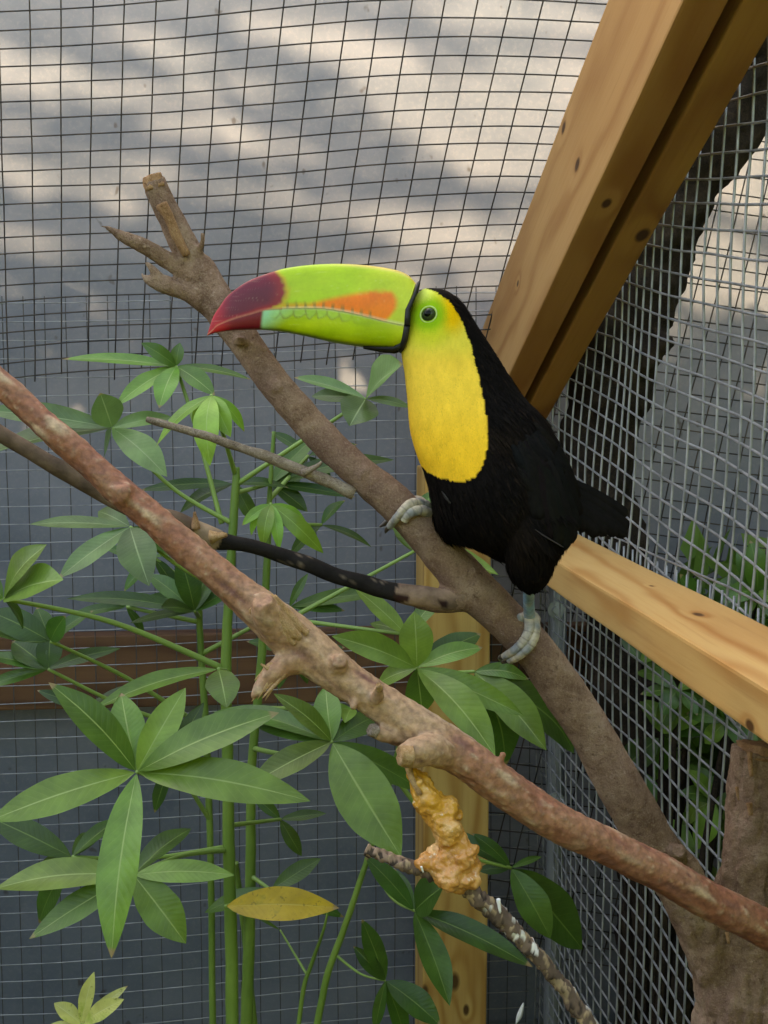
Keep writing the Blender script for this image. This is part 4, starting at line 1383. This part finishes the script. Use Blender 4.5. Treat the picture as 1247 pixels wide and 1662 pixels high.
palm_leaf(p2, (570, 1150), 1.2, [(530, 1160, -.02, .5), (560, 1172, -.03, .5), (600, 1120, .0, .4)], M['leaf_young'], (415, 1150, 1.38))
palm_leaf(p2, (660, 1030), 1.34, [(576, 953, 0, .34), (720, 960, .03, .3), (600, 1010, .03, .3)], M['leaf'], (428, 1000, 1.38), sag=0)
palm_leaf(p2, (522, 852), 1.45, [(604, 886, 0, .2), (560, 810, .03, .3), (470, 900, .03, .3)], M['leaf_dark'], (436, 850, 1.38))
# ---- leaves of the slanting plant
palm_leaf(p3, (677, 1084), 1.10, [(541, 1031, -.03, .32), (673, 993, .0, .62), (784, 1048, .02, .32), (850, 1160, -.02, .24), (806, 1224, -.06, .32), (686, 1160, .02, .55), (608, 1112, .03, .36), (782, 1026, .05, .30, 'leaf_dark')], M['leaf'], (674, 1105, 1.27))
palm_leaf(p3, (770, 1090), 1.2, [(888, 1215, -.04, .34), (826, 1246, 0, .42, 'leaf_dark'), (868, 1168, .03, .4, 'leaf_dark'), (945, 1222, .05, .26, 'leaf_dark'), (860, 1100, .0, .3)], M['leaf'], (690, 1095, 1.27), arch=.2)
palm_leaf(p3, (673, 1478), 1.18, [(594, 1390, 0, .34), (722, 1436, -.02, .85), (866, 1568, -.03, .22), (731, 1632, -.05, .32), (640, 1410, .03, .3)], M['leaf_dark'], (600, 1395, 1.30), sag=-20)
palm_leaf(p3, (830, 1409), 1.34, [(895, 1524, -.02, .42), (948, 1542, .03, .38), (768, 1352, .0, .30), (776, 1412, .02, .34), (700, 1340, .03, .2), (880, 1390, .02, .2)], M['leaf_dark'], (640, 1260, 1.30), sag=-40)
palm_leaf(p3, (626, 1592), 1.28, [(574, 1536, 0, .34), (588, 1492, .0, .34), (716, 1664, -.02, .42), (608, 1674, .0, .24), (660, 1690, .02, .3)], M['leaf_dark'], (545, 1550, 1.30), sag=-10, stalk_w=4)
palm_leaf(p3, (455, 1510), 1.4, [(405, 1480, 0, .1)], M['leaf_dark'], (500, 1585, 1.36), stalk_w=4)
# ---- leaves of the thin dark-stemmed plant
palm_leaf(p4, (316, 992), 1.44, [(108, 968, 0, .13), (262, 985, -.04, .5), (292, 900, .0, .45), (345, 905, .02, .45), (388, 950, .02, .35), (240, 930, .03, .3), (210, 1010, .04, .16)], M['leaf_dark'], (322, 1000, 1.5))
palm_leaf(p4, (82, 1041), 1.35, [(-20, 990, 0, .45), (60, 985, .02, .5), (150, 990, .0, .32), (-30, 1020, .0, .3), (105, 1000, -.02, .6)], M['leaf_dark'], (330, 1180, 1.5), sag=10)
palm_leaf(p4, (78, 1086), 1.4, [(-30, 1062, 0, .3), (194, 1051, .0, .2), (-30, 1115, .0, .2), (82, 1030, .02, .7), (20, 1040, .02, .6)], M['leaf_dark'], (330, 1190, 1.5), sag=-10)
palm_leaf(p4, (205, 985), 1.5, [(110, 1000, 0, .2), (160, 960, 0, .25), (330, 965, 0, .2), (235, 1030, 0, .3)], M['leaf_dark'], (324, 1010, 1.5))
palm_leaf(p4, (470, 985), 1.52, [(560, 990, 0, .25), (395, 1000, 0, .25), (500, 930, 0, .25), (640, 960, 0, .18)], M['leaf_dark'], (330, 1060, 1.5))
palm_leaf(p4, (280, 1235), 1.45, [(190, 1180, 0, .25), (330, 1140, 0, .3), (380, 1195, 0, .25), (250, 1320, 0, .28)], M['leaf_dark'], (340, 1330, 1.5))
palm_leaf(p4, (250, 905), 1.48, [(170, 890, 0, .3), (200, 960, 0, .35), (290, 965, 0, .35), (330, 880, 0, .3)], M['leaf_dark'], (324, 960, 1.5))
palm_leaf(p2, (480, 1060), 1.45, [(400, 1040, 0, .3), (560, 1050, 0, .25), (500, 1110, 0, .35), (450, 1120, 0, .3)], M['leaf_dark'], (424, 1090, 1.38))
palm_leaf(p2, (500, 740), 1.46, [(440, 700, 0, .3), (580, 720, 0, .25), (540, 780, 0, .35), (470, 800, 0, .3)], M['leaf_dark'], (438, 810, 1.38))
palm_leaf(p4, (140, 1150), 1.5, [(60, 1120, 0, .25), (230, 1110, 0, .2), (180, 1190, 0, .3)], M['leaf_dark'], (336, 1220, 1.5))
palm_leaf(p1, (455, 1330), 1.42, [(410, 1290, 0, .35), (530, 1320, 0, .25), (490, 1390, 0, .35)], M['leaf_dark'], (371, 1340, SD))
# ---- small variegated plant
pv = plant_at('small plant with pale yellow leaflets standing below the large green leaf', 135, 1662, 1.1, 'variegated_plant', 'plant', None)
rootstem(pv, 133, 1.12, 9)
palm_leaf(pv, (132, 1662), 1.1, [(88, 1628, 0, .5), (152, 1578, 0, .30), (207, 1600, .0, .2), (200, 1622, -.02, .3), (60, 1680, 0, .3)], M['leaf_pale'], (133, 1690, 1.12))
# ---- shrub outside the right mesh
sb = P(1060, 1600, 1.62)
shr = thing('shrub', 'dark green shrub growing outside the wire mesh below the side rail', 'shrub', (sb.x, sb.y, 0))
for k, (x, y, d) in enumerate(((1040, 1075, 1.66), (1100, 1120, 1.6), (1180, 1170, 1.55), (1075, 1190, 1.62), (1130, 1010, 1.66), (1230, 960, 1.6), (1000, 1260, 1.75), (1060, 1330, 1.72), (1160, 1300, 1.6), (1215, 1090, 1.66))):
    q = P(x, y, d)
    v, f = sweep([(Vector((sb.x, sb.y, 0)), .008), (Vector((sb.x, sb.y, .35)), .007), (Vector((sb.x, sb.y, .5)).lerp(q, .6), .005), (q, .003)], 7)
    st_ = mk('stem', v, f, M['bark_dark'], shr)
    for j in range(8):
        a = random.uniform(0, 2 * math.pi)
        r = random.uniform(50, 105)
        t = P(x + r * math.cos(a), y + r * math.sin(a) * .9, d + random.uniform(-.05, .05))
        if t.dot(WU) < .475: continue
        leaflet(st_, q, t, (t - q).length * random.uniform(.35, .55), M['leaf_dark' if random.random() < .75 else 'leaf'], random.uniform(.05, .15))
V, F = [], []  # dense leaf fill added behind the shrub to darken the shaded background
for k in range(5200):
    p = W(random.uniform(.62, 1.5), random.uniform(1.35, 1.94), random.uniform(.1, 1.22))
    d = Vector((random.gauss(0, 1), random.gauss(0, 1), random.gauss(0, 1))).normalized()
    leafquads(V, F, p, d, random.uniform(.06, .11), .022)
tag(mk('added_foliage', V, F, M['leaf_dark'], shr), kind='stuff')
# ---- small white feather caught in the mesh
fv = P(846, 1655, 1.86)
v, f = sweep(pxpath([(838, 1662, 2, 1.86), (843, 1650, 9, 1.86), (847, 1638, 7, 1.86), (850, 1628, 2, 1.86)], 4), 6)
o = mk('small_feather', v, f, M['white'])
tag(o, 'tiny white feather caught in the wire mesh beside the post', 'feather')
